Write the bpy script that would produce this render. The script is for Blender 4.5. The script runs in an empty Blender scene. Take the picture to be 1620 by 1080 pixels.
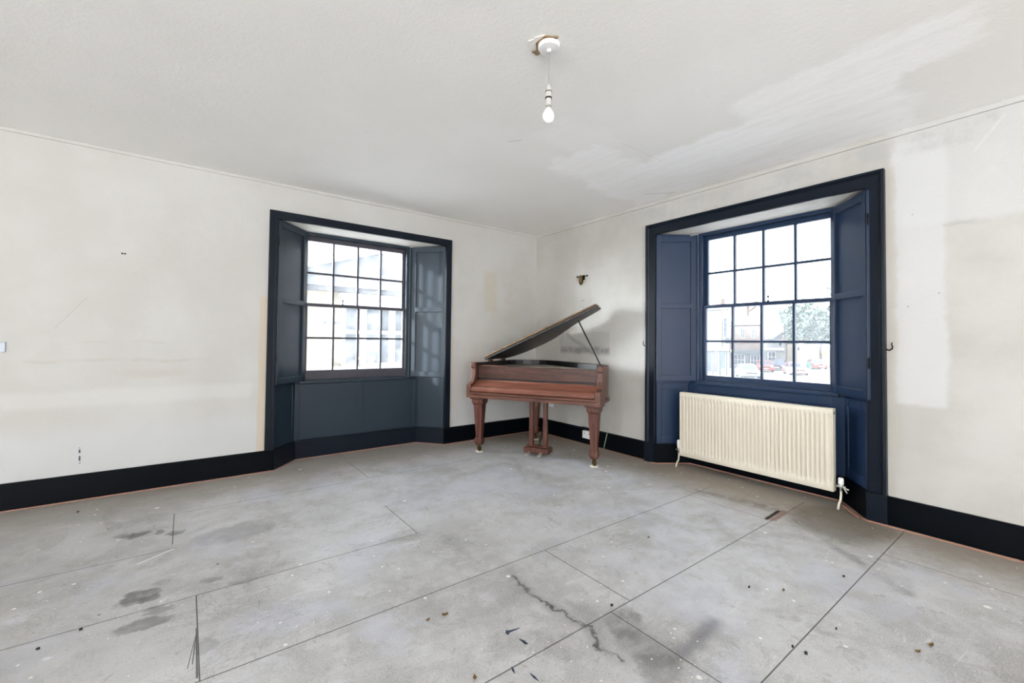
import bpy, math, random
from mathutils import Vector, Matrix

# ------------------------------------------------------------------ camera, sky, sun, lights, exposure
S = bpy.context.scene
COL = S.collection
cam_data = bpy.data.cameras.new('camera')
cam = bpy.data.objects.new('camera', cam_data)
COL.objects.link(cam)
F_PX, C_Y, YAW, PITCH, ROLL = 679.96, 524.06, 0.921494, 0.022818, 0.010815
CAM_LOC = Vector((-3.88497, -4.57168, 1.22883))
fw = Vector((math.cos(YAW) * math.cos(PITCH), math.sin(YAW) * math.cos(PITCH), math.sin(PITCH)))
rt = Vector((math.sin(YAW), -math.cos(YAW), 0))
up = rt.cross(fw)
r2 = rt * math.cos(ROLL) + up * math.sin(ROLL)
u2 = -rt * math.sin(ROLL) + up * math.cos(ROLL)
cam.matrix_world = Matrix(((r2.x, u2.x, -fw.x, CAM_LOC.x), (r2.y, u2.y, -fw.y, CAM_LOC.y), (r2.z, u2.z, -fw.z, CAM_LOC.z), (0, 0, 0, 1)))
cam_data.sensor_width = 36.0
cam_data.lens = F_PX / 1620 * 36
cam_data.shift_y = -(540 - C_Y) / 1620
cam_data.clip_start = 0.02
cam_data.clip_end = 400
S.camera = cam
S.view_settings.view_transform = 'Standard'
S.view_settings.look = 'None'
S.view_settings.gamma = 1
S.view_settings.use_curve_mapping = False
S.view_settings.exposure = 0.86
S.cycles.use_denoising = True
S.cycles.max_bounces = 10
S.cycles.diffuse_bounces = 6
S.cycles.transparent_max_bounces = 16
S.cycles.sample_clamp_indirect = 6.0

SUN_DIR = Vector((-0.955, 0.232, 0.20)).normalized()      # towards the sun
GLOW_DIR = Vector((-0.85, 0.44, 0.21)).normalized()     # bright haze around the sun
SKY_BASE, SKY_GLOW = 2.9, 82.0
world = bpy.data.worlds.new('world')
S.world = world
world.use_nodes = True
wn, wl = world.node_tree.nodes, world.node_tree.links
wn.clear()
w_out = wn.new('ShaderNodeOutputWorld')
w_bg = wn.new('ShaderNodeBackground')
w_geo = wn.new('ShaderNodeTexCoord')
w_dot = wn.new('ShaderNodeVectorMath'); w_dot.operation = 'DOT_PRODUCT'; w_dot.inputs[1].default_value = GLOW_DIR
w_nrm = wn.new('ShaderNodeVectorMath'); w_nrm.operation = 'NORMALIZE'
w_max = wn.new('ShaderNodeMath'); w_max.operation = 'MAXIMUM'; w_max.inputs[1].default_value = 0
w_pow = wn.new('ShaderNodeMath'); w_pow.operation = 'POWER'; w_pow.inputs[1].default_value = 14.0
w_mad = wn.new('ShaderNodeMath'); w_mad.operation = 'MULTIPLY_ADD'; w_mad.inputs[1].default_value = SKY_GLOW; w_mad.inputs[2].default_value = SKY_BASE
w_bg.inputs[0].default_value = (0.90, 0.955, 1.0, 1)
wl.new(w_geo.outputs['Generated'], w_nrm.inputs[0])
wl.new(w_nrm.outputs[0], w_dot.inputs[0])
wl.new(w_dot.outputs['Value'], w_max.inputs[0])
wl.new(w_max.outputs[0], w_pow.inputs[0])
wl.new(w_pow.outputs[0], w_mad.inputs[0])
wl.new(w_mad.outputs[0], w_bg.inputs[1])
wl.new(w_bg.outputs[0], w_out.inputs[0])

sun_data = bpy.data.lights.new('sun', 'SUN')
sun_data.energy = 24.0
sun_data.angle = math.radians(2.5)
sun_data.color = (1.0, 0.93, 0.83)
sun = bpy.data.objects.new('sun', sun_data)
COL.objects.link(sun)
sun.rotation_euler = SUN_DIR.to_track_quat('Z', 'Y').to_euler()
sun.location = (-8, 6, 6)


def area_light(name, loc, direction, sx, sy, power, color):
    d = bpy.data.lights.new(name, 'AREA')
    d.shape = 'RECTANGLE'
    d.size, d.size_y, d.energy, d.color = sx, sy, power, color
    o = bpy.data.objects.new(name, d)
    COL.objects.link(o)
    o.location = loc
    o.rotation_euler = (-Vector(direction)).to_track_quat('Z', 'Y').to_euler()
    return o


# added fill lights at the unseen openings behind the camera, tilted up to brighten the ceiling
area_light('fill_light_side', (-12.05, -8.0, 1.25), (1, 0.15, 5.0), 5.4, 2.1, 680, (1.0, 0.995, 0.985))
area_light('fill_light_back', (-8.0, -12.05, 1.25), (0.15, 1, 5.0), 5.4, 2.1, 680, (1.0, 0.995, 0.985))


# ------------------------------------------------------------------ helpers: materials
def lin(r, g, b):
    f = lambda c: (c / 255) / 12.92 if c / 255 <= 0.04045 else ((c / 255 + 0.055) / 1.055) ** 2.4
    return (f(r), f(g), f(b), 1.0)


class NT:
    """tiny expression builder on a node tree"""
    def __init__(s, name):
        s.m = bpy.data.materials.new(name)
        s.m.use_nodes = True
        s.t = s.m.node_tree
        s.b = s.t.nodes['Principled BSDF']
        s.tc = s.t.nodes.new('ShaderNodeTexCoord').outputs['Object']
        sp = s.t.nodes.new('ShaderNodeSeparateXYZ')
        s.t.links.new(s.tc, sp.inputs[0])
        s.x, s.y, s.z = (FV(s, o) for o in sp.outputs)

    def put(s, sock, v):
        if isinstance(v, FV):
            v = v.s
        if isinstance(v, bpy.types.NodeSocket):
            s.t.links.new(v, sock)
        else:
            sock.default_value = v

    def math(s, op, a, b=None, c=None, clamp=False):
        n = s.t.nodes.new('ShaderNodeMath')
        n.operation = op
        n.use_clamp = clamp
        s.put(n.inputs[0], a)
        if b is not None:
            s.put(n.inputs[1], b)
        if c is not None:
            s.put(n.inputs[2], c)
        return FV(s, n.outputs[0])

    def vec(s, x, y, z):
        n = s.t.nodes.new('ShaderNodeCombineXYZ')
        for i, v in enumerate((x, y, z)):
            s.put(n.inputs[i], v)
        return n.outputs[0]

    def scaled(s, sx, sy, sz):
        n = s.t.nodes.new('ShaderNodeMapping')
        s.t.links.new(s.tc, n.inputs[0])
        n.inputs['Scale'].default_value = (sx, sy, sz)
        return n.outputs[0]

    def noise(s, scale, detail=4.0, rough=0.55, dist=0.0, v=None):
        n = s.t.nodes.new('ShaderNodeTexNoise')
        s.t.links.new(s.tc if v is None else v, n.inputs['Vector'])
        n.inputs['Scale'].default_value = scale
        n.inputs['Detail'].default_value = detail
        n.inputs['Roughness'].default_value = rough
        n.inputs['Distortion'].default_value = dist
        return FV(s, n.outputs[0])

    def voronoi(s, scale, v=None, out='Distance', rnd=1.0):
        n = s.t.nodes.new('ShaderNodeTexVoronoi')
        s.t.links.new(s.tc if v is None else v, n.inputs['Vector'])
        n.inputs['Scale'].default_value = scale
        n.inputs['Randomness'].default_value = rnd
        if out == 'both':
            sp = s.t.nodes.new('ShaderNodeSeparateColor')
            s.t.links.new(n.outputs['Color'], sp.inputs[0])
            return FV(s, n.outputs['Distance']), FV(s, sp.outputs[0]), FV(s, sp.outputs[1])
        return FV(s, n.outputs[out])

    def step(s, v, e0, e1):
        """smooth 0..1 between e0 and e1 (e1 may be below e0)"""
        n = s.t.nodes.new('ShaderNodeMapRange')
        n.interpolation_type = 'SMOOTHSTEP'
        s.put(n.inputs['Value'], v)
        if e0 < e1:
            a, b, lo, hi = e0, e1, 0.0, 1.0
        else:
            a, b, lo, hi = e1, e0, 1.0, 0.0
        n.inputs['From Min'].default_value = a
        n.inputs['From Max'].default_value = b
        n.inputs['To Min'].default_value = lo
        n.inputs['To Max'].default_value = hi
        return FV(s, n.outputs[0])

    def box(s, p, q, p0, p1, q0, q1, soft=0.02):
        return (s.step(p, p0 - soft, p0 + soft) * s.step(p, p1 + soft, p1 - soft)
                * s.step(q, q0 - soft, q0 + soft) * s.step(q, q1 + soft, q1 - soft))

    def ell(s, p, q, cx, cy, rx, ry, soft=0.4):
        a = (p - cx) * (1 / rx)
        b = (q - cy) * (1 / ry)
        return s.step(a * a + b * b, 1 + soft, 1 - soft)

    def seg(s, p, q, x0, y0, x1, y1, w, soft=None):
        dx, dy = x1 - x0, y1 - y0
        L2 = dx * dx + dy * dy
        px, py = p - x0, q - y0
        t = s.math('MULTIPLY_ADD', px, dx / L2, py * (dy / L2), clamp=True)
        ex = px - t * dx
        ey = py - t * dy
        d2 = ex * ex + ey * ey
        d = s.math('SQRT', d2)
        soft = w * 0.6 if soft is None else soft
        return s.step(d, w + soft, max(w - soft, 0.0))

    def mix(s, fac, a, b):
        n = s.t.nodes.new('ShaderNodeMix')
        n.data_type = 'RGBA'
        s.put(n.inputs['Factor'], fac)
        s.put(n.inputs['A'], a) if False else None
        ins = [i for i in n.inputs if i.type == 'RGBA']
        s.put(ins[0], a)
        s.put(ins[1], b)
        return [o for o in n.outputs if o.type == 'RGBA'][0]

    def bump(s, h, strength=0.3, dist=0.01):
        n = s.t.nodes.new('ShaderNodeBump')
        n.inputs['Strength'].default_value = strength
        n.inputs['Distance'].default_value = dist
        s.put(n.inputs['Height'], h)
        s.t.links.new(n.outputs[0], s.b.inputs['Normal'])

    def set(s, color=None, rough=None, metal=None, spec=None):
        if color is not None:
            s.put(s.b.inputs['Base Color'], color)
        if rough is not None:
            s.put(s.b.inputs['Roughness'], rough)
        if metal is not None:
            s.put(s.b.inputs['Metallic'], metal)
        if spec is not None:
            s.put(s.b.inputs['Specular IOR Level'], spec)
        return s.m


class FV:
    def __init__(s, n, sock):
        s.n, s.s = n, sock
    def __add__(s, o): return s.n.math('ADD', s, o)
    def __radd__(s, o): return s.n.math('ADD', o, s)
    def __sub__(s, o): return s.n.math('SUBTRACT', s, o)
    def __rsub__(s, o): return s.n.math('SUBTRACT', o, s)
    def __mul__(s, o): return s.n.math('MULTIPLY', s, o)
    def __rmul__(s, o): return s.n.math('MULTIPLY', o, s)
    def mx(s, o): return s.n.math('MAXIMUM', s, o)
    def clamp(s): return s.n.math('ADD', s, 0.0, clamp=True)


def plain(name, rgb, rough=0.5, var=0.12, vscale=6.0, bump=0.0, bscale=60.0, metal=0.0, spec=0.5):
    n = NT(name)
    c = lin(*rgb)
    d = tuple(max(0.0, v * (1 - var)) for v in c[:3]) + (1,)
    l = tuple(min(1.0, v * (1 + var)) for v in c[:3]) + (1,)
    n.set(n.mix(n.noise(vscale, 4), d, l), rough, metal, spec)
    if bump:
        n.bump(n.noise(bscale, 3), bump, 0.004)
    return n.m


def plaster_bump(n, amount=0.35):
    a = n.noise(75, 2, 0.5)
    b = n.noise(22, 3, 0.6)
    n.bump(a * 0.6 + b * 0.6, amount, 0.006)


def make_wall_left():
    n = NT('wall_left_paint')
    x, z = n.x, n.z
    w = n.noise(2.2, 5, 0.6) - 0.5
    xw, zw = x + w * 0.10, z + (n.noise(3.1, 4, 0.6) - 0.5) * 0.08
    base = n.mix(n.step(n.noise(0.9, 5, 0.6), 0.38, 0.64), lin(184, 182, 178), lin(192, 191, 188))
    base = n.mix(n.step(zw, 0.62, 0.42) * 0.55, base, lin(192, 194, 197))
    base = n.mix(n.box(xw, zw, -9, -3.4, 0.70, 0.82, 0.03) * 0.35, base, lin(206, 205, 203))
    sm = n.step(n.noise(5.5, 5, 0.65), 0.42, 0.66)
    # smudges where furniture stood
    base = n.mix(n.seg(x, zw, -4.80, 1.045, -3.72, 1.045, 0.012, 0.012) * (0.25 + sm * 0.45), base, lin(176, 173, 165))
    base = n.mix(n.seg(x, zw, -4.62, 1.19, -3.95, 1.20, 0.010, 0.012) * sm * 0.6, base, lin(178, 176, 169))
    base = n.mix(n.ell(xw, zw, -4.08, 0.94, 0.22, 0.035, 0.9) * 0.45, base, lin(180, 174, 162))
    base = n.mix(n.box(xw, zw, -4.82, -4.70, 0.80, 1.32, 0.05) * sm * 0.4, base, lin(184, 182, 176))
    base = n.mix(n.box(xw, zw, -3.86, -3.80, 1.15, 1.5, 0.03) * sm * 0.4, base, lin(184, 182, 176))
    base = n.mix(n.seg(x, z, -4.66, 1.285, -4.49, 1.53, 0.004, 0.004) * 0.4, base, lin(160, 158, 152))
    base = n.mix(n.seg(x, z, -4.28, 1.68, -4.18, 1.78, 0.006, 0.006) * sm * 0.6, base, lin(168, 166, 160))
    base = n.mix(n.seg(x, z, -4.47, 0.80, -4.40, 0.90, 0.005, 0.006) * sm * 0.6, base, lin(168, 166, 160))
    # bare strip beside the window surround, patches towards the corner
    base = n.mix(n.box(x + w * 0.03, z, -3.345, -3.27, 0.15, 1.62, 0.006) * 0.75, base, lin(190, 176, 156))
    base = n.mix(n.box(x + w * 0.05, z, -1.36, -1.28, 0.15, 2.3, 0.01) * sm * 0.5, base, lin(192, 182, 168))
    base = n.mix(n.box(xw, zw, -0.86, -0.66, 1.60, 2.12, 0.04) * 0.5, base, lin(184, 172, 154))
    base = n.mix(n.box(xw, zw, -0.60, -0.02, 0.20, 2.2, 0.12) * sm * 0.55, base, lin(182, 176, 166))
    base = n.mix(n.box(xw, zw, -1.10, -0.50, 0.55, 1.25, 0.12) * sm * 0.6, base, lin(186, 172, 158))
    # dings, a blue paint streak, two old screw holes
    d, c, _ = n.voronoi(9.0, out='both')
    base = n.mix(n.step(d, 0.07, 0.03) * n.step(c, 0.965, 0.975) * 0.6, base, lin(150, 148, 142))
    stk = n.seg(x, z, -4.504, 0.385, -4.501, 0.275, 0.005, 0.003) * n.step(n.noise(40, 3), 0.46, 0.52)
    base = n.mix(stk, base, lin(40, 56, 72))
    for hx in (-4.299, -4.283):
        base = n.mix(n.ell(x, z, hx, 1.89, 0.007, 0.007, 0.3), base, lin(40, 38, 36))
    n.set(base, 0.62, spec=0.35)
    plaster_bump(n, 0.28)
    return n.m


def make_wall_right():
    n = NT('wall_right_paint')
    y, z = n.y, n.z
    w = n.noise(2.6, 5, 0.62) - 0.5
    yw, zw = y + w * 0.12, z + (n.noise(3.3, 4, 0.6) - 0.5) * 0.10
    base = n.mix(n.step(n.noise(1.1, 5, 0.6), 0.36, 0.62), lin(178, 175, 169), lin(190, 188, 184))
    sm = n.step(n.noise(4.5, 5, 0.65), 0.40, 0.66)
    # patched and overpainted areas beside and above the window
    base = n.mix(n.box(yw, zw, -4.07, -3.80, 0.83, 2.6, 0.02) * 0.75, base, lin(200, 200, 200))
    base = n.mix(n.box(yw, zw, -4.9, -3.80, 2.02, 2.8, 0.03) * 0.6, base, lin(200, 201, 201))
    base = n.mix(n.box(yw, zw, -4.3, -1.2, 2.52, 2.66, 0.03) * sm * 0.75, base, lin(172, 172, 170))
    base = n.mix(n.box(yw, zw, -3.82, -3.765, 0.2, 2.48, 0.012) * 0.6, base, lin(184, 179, 169))
    base = n.mix(n.seg(y, zw, -4.06, 2.0, -4.7, 2.02, 0.012, 0.012) * sm * 0.7, base, lin(170, 169, 165))
    base = n.mix(n.seg(y, z, -4.20, 2.45, -4.32, 2.62, 0.006, 0.006) * 0.35, base, lin(212, 212, 212))
    # grey ghost of something that hung behind the piano
    g1 = n.box(yw * 1.0, zw, -1.31, -0.49, 1.10, 1.345, 0.012)
    g2 = n.box(yw, zw, -1.30, -0.50, 1.085, 1.165, 0.025) * (0.35 + n.step(n.noise(9, 5, 0.7), 0.35, 0.6) * 0.65)
    base = n.mix(g1 * 0.42, base, lin(160, 158, 154))
    base = n.mix(g2 * 0.75, base, lin(112, 110, 107))
    base = n.mix(n.box(yw, zw, -0.56, -0.47, 1.12, 1.36, 0.03) * sm * 0.6, base, lin(130, 128, 125))
    base = n.mix(n.seg(y, zw, -0.62, 1.33, -0.92, 1.17, 0.02, 0.03) * 0.5, base, lin(128, 127, 124))
    base = n.mix(n.ell(yw, zw, -0.28, 1.15, 0.25, 0.2, 0.9) * sm * 0.4, base, lin(164, 161, 157))
    base = n.mix(n.box(yw, zw, -0.55, 0.0, 0.2, 2.4, 0.15) * sm * 0.35, base, lin(182, 176, 168))
    # worn marks
    d, c, _ = n.voronoi(8.0, out='both')
    base = n.mix(n.step(d, 0.07, 0.03) * n.step(c, 0.955, 0.965) * 0.7, base, lin(150, 148, 142))
    base = n.mix((n.seg(y, z, -0.875, 1.735, -0.915, 1.742, 0.004) + n.seg(y, z, -0.885, 1.66, -0.91, 1.66, 0.003)).clamp() * 0.8, base, lin(120, 116, 112))
    n.set(base, 0.62, spec=0.35)
    plaster_bump(n, 0.45)
    return n.m


def make_ceiling():
    n = NT('ceiling_paint')
    x, y = n.x, n.y
    w = n.noise(3.2, 6, 0.65) - 0.5
    xw, yw = x + w * 0.45, y + (n.noise(2.7, 6, 0.65) - 0.5) * 0.45
    base = n.mix(n.step(n.noise(0.8, 4, 0.6), 0.35, 0.65), lin(238, 237, 234), lin(242, 241, 239))
    patch = (n.box(xw, yw, -0.95, -0.06, -3.95, -1.75, 0.06) + n.box(xw, yw, -1.5, -0.8, -2.45, -1.85, 0.05) * 0.8
             + n.box(xw, yw, -1.25, -0.85, -4.3, -3.3, 0.06) * 0.8 + n.box(xw, yw, -1.95, -1.35, -2.6, -2.25, 0.06) * 0.35).clamp()
    brush = n.step(n.noise(1.0, 5, 0.7, v=n.scaled(14, 2.5, 1)), 0.30, 0.62)
    base = n.mix(patch * (0.45 + brush * 0.5), base, lin(254, 254, 255))
    base = n.mix(n.seg(x, y, -0.30, -1.98, -0.10, -2.20, 0.004, 0.003) * 0.6, base, lin(120, 118, 112))
    base = n.mix(n.seg(x, y, -2.02, -2.05, -1.96, -2.12, 0.003, 0.003) * 0.6, base, lin(130, 128, 122))
    base = n.mix(n.seg(x, y, -1.35, -2.55, -0.85, -2.55, 0.004, 0.004) * 0.25, base, lin(190, 188, 182))
    n.set(base, 0.7, spec=0.3)
    plaster_bump(n, 0.30)
    return n.m


def make_floor():
    n = NT('floor_hardboard')
    x, y = n.x, n.y
    n1 = n.noise(1.3, 6, 0.62)
    n2 = n.noise(6.0, 6, 0.68)
    n3 = n.noise(0.55, 3, 0.5)
    fine = n.noise(140, 2, 0.6)
    fw1, fw2 = n.noise(16, 4, 0.65) - 0.5, n.noise(17.5, 4, 0.65) - 0.5
    warp1 = n.noise(4.0, 4, 0.6) - 0.5 + fw1 * 0.35
    warp2 = n.noise(4.6, 4, 0.6) - 0.5 + fw2 * 0.35
    xw, yw = x + warp1 * 0.16, y + warp2 * 0.16
    base = n.mix(n.step(n1, 0.36, 0.64), lin(158, 157, 156), lin(190, 190, 192))
    base = n.mix(n.step(n2, 0.42, 0.66) * 0.5, base, lin(208, 208, 212))
    base = n.mix(n.step(n.noise(2.1, 7, 0.72, 0.8), 0.54, 0.68) * 0.5, base, lin(126, 124, 121))
    base = n.mix(n.step(n.noise(7.5, 6, 0.75, 1.2), 0.56, 0.66) * 0.4, base, lin(132, 130, 128))
    base = n.mix(n.step(n.noise(1.0, 6, 0.75, 0.6, v=n.scaled(3.0, 11.0, 1)), 0.58, 0.68) * 0.35, base, lin(214, 215, 220))
    base = n.mix(n.step(fine, 0.36, 0.66) * 0.28, base, lin(218, 218, 219))
    base = n.mix(n.step(n.noise(90, 3, 0.7), 0.56, 0.68) * 0.30, base, lin(112, 110, 108))
    sc1 = n.step(n.noise(1.0, 5, 0.7, 1.5, v=n.scaled(5.0, 26.0, 1)), 0.60, 0.67)
    sc2 = n.step(n.noise(1.0, 5, 0.7, 1.5, v=n.scaled(24.0, 6.0, 1)), 0.61, 0.68)
    base = n.mix(sc1 * n.step(n.noise(1.5, 4), 0.45, 0.6) * 0.45, base, lin(222, 223, 228))
    base = n.mix(sc2 * n.step(n.noise(1.2, 4, 0.5, 0.3), 0.5, 0.62) * 0.40, base, lin(116, 114, 112))
    base = n.mix(n.step(n.noise(13.0, 5, 0.75, 0.6), 0.60, 0.68) * 0.35, base, lin(120, 118, 116))
    # dusty bluish patches
    base = n.mix(n.step(n.noise(1.7, 5, 0.6, 0.4), 0.50, 0.66) * 0.45, base, lin(192, 195, 210))
    # browner margins beside the walls and under the piano
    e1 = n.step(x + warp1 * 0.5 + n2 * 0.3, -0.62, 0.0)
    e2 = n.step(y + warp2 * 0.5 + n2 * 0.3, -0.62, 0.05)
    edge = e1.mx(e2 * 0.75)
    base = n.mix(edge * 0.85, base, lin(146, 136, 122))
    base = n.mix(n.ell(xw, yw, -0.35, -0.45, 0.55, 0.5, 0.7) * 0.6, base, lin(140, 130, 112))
    base = n.mix(n.step(x + warp1 * 0.6, -3.3, -5.2) * 0.45, base, lin(140, 138, 132))  # left side darkened, falloff from the windows put into the colour
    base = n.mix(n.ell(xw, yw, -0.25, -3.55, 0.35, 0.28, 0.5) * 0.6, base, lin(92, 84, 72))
    # smears and ring marks
    wob = n.noise(3.0, 5, 0.7, 0.5)
    ring = n.step(n.math('ABSOLUTE', wob - 0.52), 0.012, 0.004) * n.step(n.noise(1.4, 3), 0.5, 0.62)
    base = n.mix(ring * 0.25, base, lin(112, 110, 108))
    # spilled stains
    for (cx, cy, rx, ry, k) in ((-4.171, -.986, .05, .035, .75), (-4.098, -1.019, .06, .045, .85), (-3.99, -1.057, .035, .03, .75), (-3.884, -1.108, .06, .03, .75),
                                (-4.052, -1.876, .07, .065, .85), (-4.003, -1.93, .04, .03, .8), (-3.944, -2.043, .06, .03, .6), (-3.996, -2.131, .085, .05, .7),
                                (-3.613, -1.336, .22, .14, .4), (-3.746, -1.898, .04, .03, .5), (-3.953, -1.787, .04, .03, .45), (-3.623, -1.988, .07, .04, .4), (-3.788, -2.439, .04, .04, .4),
                                (-2.31, -3.36, .10, .10, .55), (-2.37, -3.50, .09, .12, .5), (-2.43, -3.60, .10, .07, .5), (-2.15, -2.62, .16, .06, .16),
                                (-1.68, -2.55, .22, .06, .16), (-2.45, -2.03, .2, .1, .14), (-2.76, -2.0, .18, .08, .14)):
        base = n.mix(n.ell(xw, yw, cx, cy, rx, ry, 0.45) * (n.step(n2, 0.30, 0.58) * 0.7 + 0.3) * k, base, lin(98, 97, 96))
    crack = [(-2.50, -2.752), (-2.514, -2.924), (-2.504, -3.082), (-2.495, -3.203), (-2.473, -3.286), (-2.515, -3.388), (-2.514, -3.492)]
    xs, ys = x + warp1 * 0.05, y + warp2 * 0.05
    xc, yc = x + warp1 * 0.09 + fw1 * 0.03, y + warp2 * 0.09 + fw2 * 0.03
    for a, b in zip(crack, crack[1:]):
        base = n.mix(n.seg(xs, ys, *a, *b, 0.030, 0.030) * (n.step(n2, 0.35, 0.6) * 0.35), base, lin(104, 103, 100))
        base = n.mix(n.seg(xc, yc, *a, *b, 0.007, 0.007) * (0.35 + n.step(n2, 0.35, 0.55) * 0.5), base, lin(72, 71, 68))
    base = n.mix(n.seg(xs, ys, -2.29, -3.61, -2.0, -3.585, 0.03, 0.035) * 0.6, base, lin(92, 90, 98))
    base = n.mix(n.seg(xs, ys, -0.68, -3.62, -1.0, -4.04, 0.02, 0.04) * n.step(n2, 0.38, 0.62) * 0.6, base, lin(110, 108, 110))
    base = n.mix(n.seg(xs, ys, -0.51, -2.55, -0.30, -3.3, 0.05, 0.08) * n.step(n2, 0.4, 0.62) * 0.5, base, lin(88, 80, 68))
    # pale drips of paint
    for (cx, cy, rx, ry, k) in ((-4.385, -1.582, .06, .05, .5), (-4.27, -2.176, .016, .016, .9), (-3.219, -1.921, .08, .05, .5), (-3.63, -2.721, .08, .05, .45), (-4.422, -1.771, .05, .03, .4),
                                (-2.89, -1.858, .14, .12, .45), (-2.699, -2.906, .06, .10, .3), (-1.0, -2.9, .5, .35, .35), (-1.6, -3.3, .5, .4, .3), (-2.2, -1.5, .7, .5, .35), (-0.9, -3.4, .35, .3, .3)):
        base = n.mix(n.ell(xw, yw, cx, cy, rx, ry, 0.6) * k * n.step(n2, 0.32, 0.6), base, lin(205, 207, 214))
    base = n.mix(n.seg(x, y, -4.062, -1.475, -3.915, -1.375, 0.006, 0.004) * 0.8, base, lin(226, 226, 224))
    d, c, e = n.voronoi(6.0, out='both')
    base = n.mix(n.step(d, 0.10, 0.06) * n.step(c, 0.84, 0.85), base, lin(232, 231, 227))
    d, c, e = n.voronoi(17.0, out='both')
    base = n.mix(n.step(d + fw1 * 0.12, 0.15, 0.09) * n.step(c, 0.86, 0.865), base, lin(230, 229, 226))
    d, c, e = n.voronoi(46.0, out='both')
    base = n.mix(n.step(d + fw1 * 0.15, 0.22, 0.12) * n.step(c, 0.93, 0.935) * n.step(n.noise(1.9, 4), 0.42, 0.6), base, lin(232, 231, 228))
    d, c, e = n.voronoi(11.3, out='both')
    base = n.mix(n.step(d, 0.10, 0.05) * n.step(c, 0.955, 0.96) * 0.9, base, lin(48, 45, 42))
    # joints between the hardboard sheets
    rows = [-0.13, -0.745, -1.365, -2.012, -2.655, -3.268, -3.862, -4.49]
    j = None
    spans = {-0.745: (-3.92, -1.38), -1.365: (-6.5, -3.9), -2.012: (-6.5, -2.66), -2.655: (-6.5, -0.3), -3.268: (-6.5, -0.02), -3.862: (-6.5, -0.05), -4.49: (-6.5, 0)}
    for ry, (xa, xb) in spans.items():
        s_ = n.seg(x, y, xa, ry, xb, ry, 0.0022, 0.002)
        j = s_ if j is None else j.mx(s_)
    for (sx, ya, yb) in ((-2.56, -0.13, -0.745), (-3.92, -0.745, -1.30), (-2.68, -1.45, -2.012), (-3.817, -2.012, -2.655), (-2.172, -2.655, -3.268),
                         (-0.615, -2.655, -3.268), (-2.312, -3.268, -3.862), (-0.585, -3.862, -4.49)):
        j = j.mx(n.seg(x, y, sx, ya, sx, yb, 0.0022, 0.002))
    j = j.mx(n.seg(x, y, -3.82, -2.30, -3.824, -2.63, 0.003, 0.003)).mx(n.seg(x, y, -3.822, -2.341, -3.852, -2.557, 0.0012, 0.0012)).mx(n.seg(x, y, -3.823, -2.359, -3.837, -2.54, 0.0016, 0.0012))
    base = n.mix(j * 0.9, base, lin(42, 40, 38))
    torn = n.seg(x, y, -0.605, -3.232, -0.38, -3.222, 0.012, 0.004)
    base = n.mix(n.seg(xs, ys, -0.58, -3.262, -0.36, -3.252, 0.025, 0.01) * 0.7, base, lin(128, 92, 80))
    base = n.mix(torn, base, lin(36, 28, 24))
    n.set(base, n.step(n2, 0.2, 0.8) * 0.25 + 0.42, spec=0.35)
    n.bump(fine * 0.35 + n2 * 0.4 - j * 1.2 - torn * 1.5, 0.35, 0.004)
    return n.m


def make_navy(name, rgb, rough=0.33, spec=0.4):
    n = NT(name)
    c = lin(*rgb)
    v = n.noise(2.0, 2, 0.5)
    base = n.mix(v, tuple(k * 0.93 for k in c[:3]) + (1,), tuple(k * 1.07 for k in c[:3]) + (1,))
    n.set(base, n.step(v, 0.3, 0.7) * 0.06 + rough + 0.03, spec=spec)
    n.bump(n.noise(1.0, 4, 0.6, v=n.scaled(30, 30, 3)), 0.15, 0.002)
    return n.m


def make_wood(name, dark, light, worn, rough=0.34, grain=(3, 40, 40), wear=0.5):
    n = NT(name)
    g = n.noise(1.0, 6, 0.65, 0.6, v=n.scaled(*grain))
    g2 = n.noise(1.0, 4, 0.6, 0.2, v=n.scaled(grain[0] * 4, grain[1] * 4, grain[2] * 4))
    base = n.mix(n.step(g, 0.30, 0.70), lin(*dark), lin(*light))
    base = n.mix(n.step(g2, 0.5, 0.75) * 0.35, base, lin(*dark))
    wmask = n.step(n.noise(2.2, 6, 0.7, 0.5), 0.58, 0.72) * wear
    base = n.mix(wmask, base, lin(*worn))
    sc = n.step(n.noise(1.0, 3, 0.6, v=n.scaled(9, 9, 90)), 0.70, 0.76)
    base = n.mix(sc * 0.35 * wear, base, lin(214, 180, 150))
    n.set(base, n.step(g, 0.2, 0.8) * 0.15 + rough, spec=0.5)
    n.bump(g2, 0.12, 0.002)
    return n.m


def make_glass(veil):
    n = NT('old_window_glass')
    t = n.t
    tr = t.nodes.new('ShaderNodeBsdfTransparent'); tr.inputs[0].default_value = (0.965, 0.98, 0.985, 1)
    tl = t.nodes.new('ShaderNodeBsdfTranslucent'); tl.inputs[0].default_value = (0.95, 0.97, 1.0, 1)
    gl = t.nodes.new('ShaderNodeBsdfGlossy'); gl.inputs['Roughness'].default_value = 0.02
    lw = t.nodes.new('ShaderNodeLayerWeight'); lw.inputs[0].default_value = 0.25
    m1 = t.nodes.new('ShaderNodeMixShader'); m2 = t.nodes.new('ShaderNodeMixShader')
    haze_fac = n.step(n.noise(3.0, 5, 0.65), 0.3, 0.8) * 0.06 + veil  # translucent veil stands in for bloom and outdoor haze
    t.links.new(haze_fac.s, m1.inputs[0])
    t.links.new(tr.outputs[0], m1.inputs[1]); t.links.new(tl.outputs[0], m1.inputs[2])
    fr = n.math('MULTIPLY', FV(n, lw.outputs['Fresnel']), 0.5)
    t.links.new(fr.s, m2.inputs[0])
    t.links.new(m1.outputs[0], m2.inputs[1]); t.links.new(gl.outputs[0], m2.inputs[2])
    t.links.new(m2.outputs[0], t.nodes['Material Output'].inputs[0])
    t.nodes.remove(n.b)
    return n.m


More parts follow.
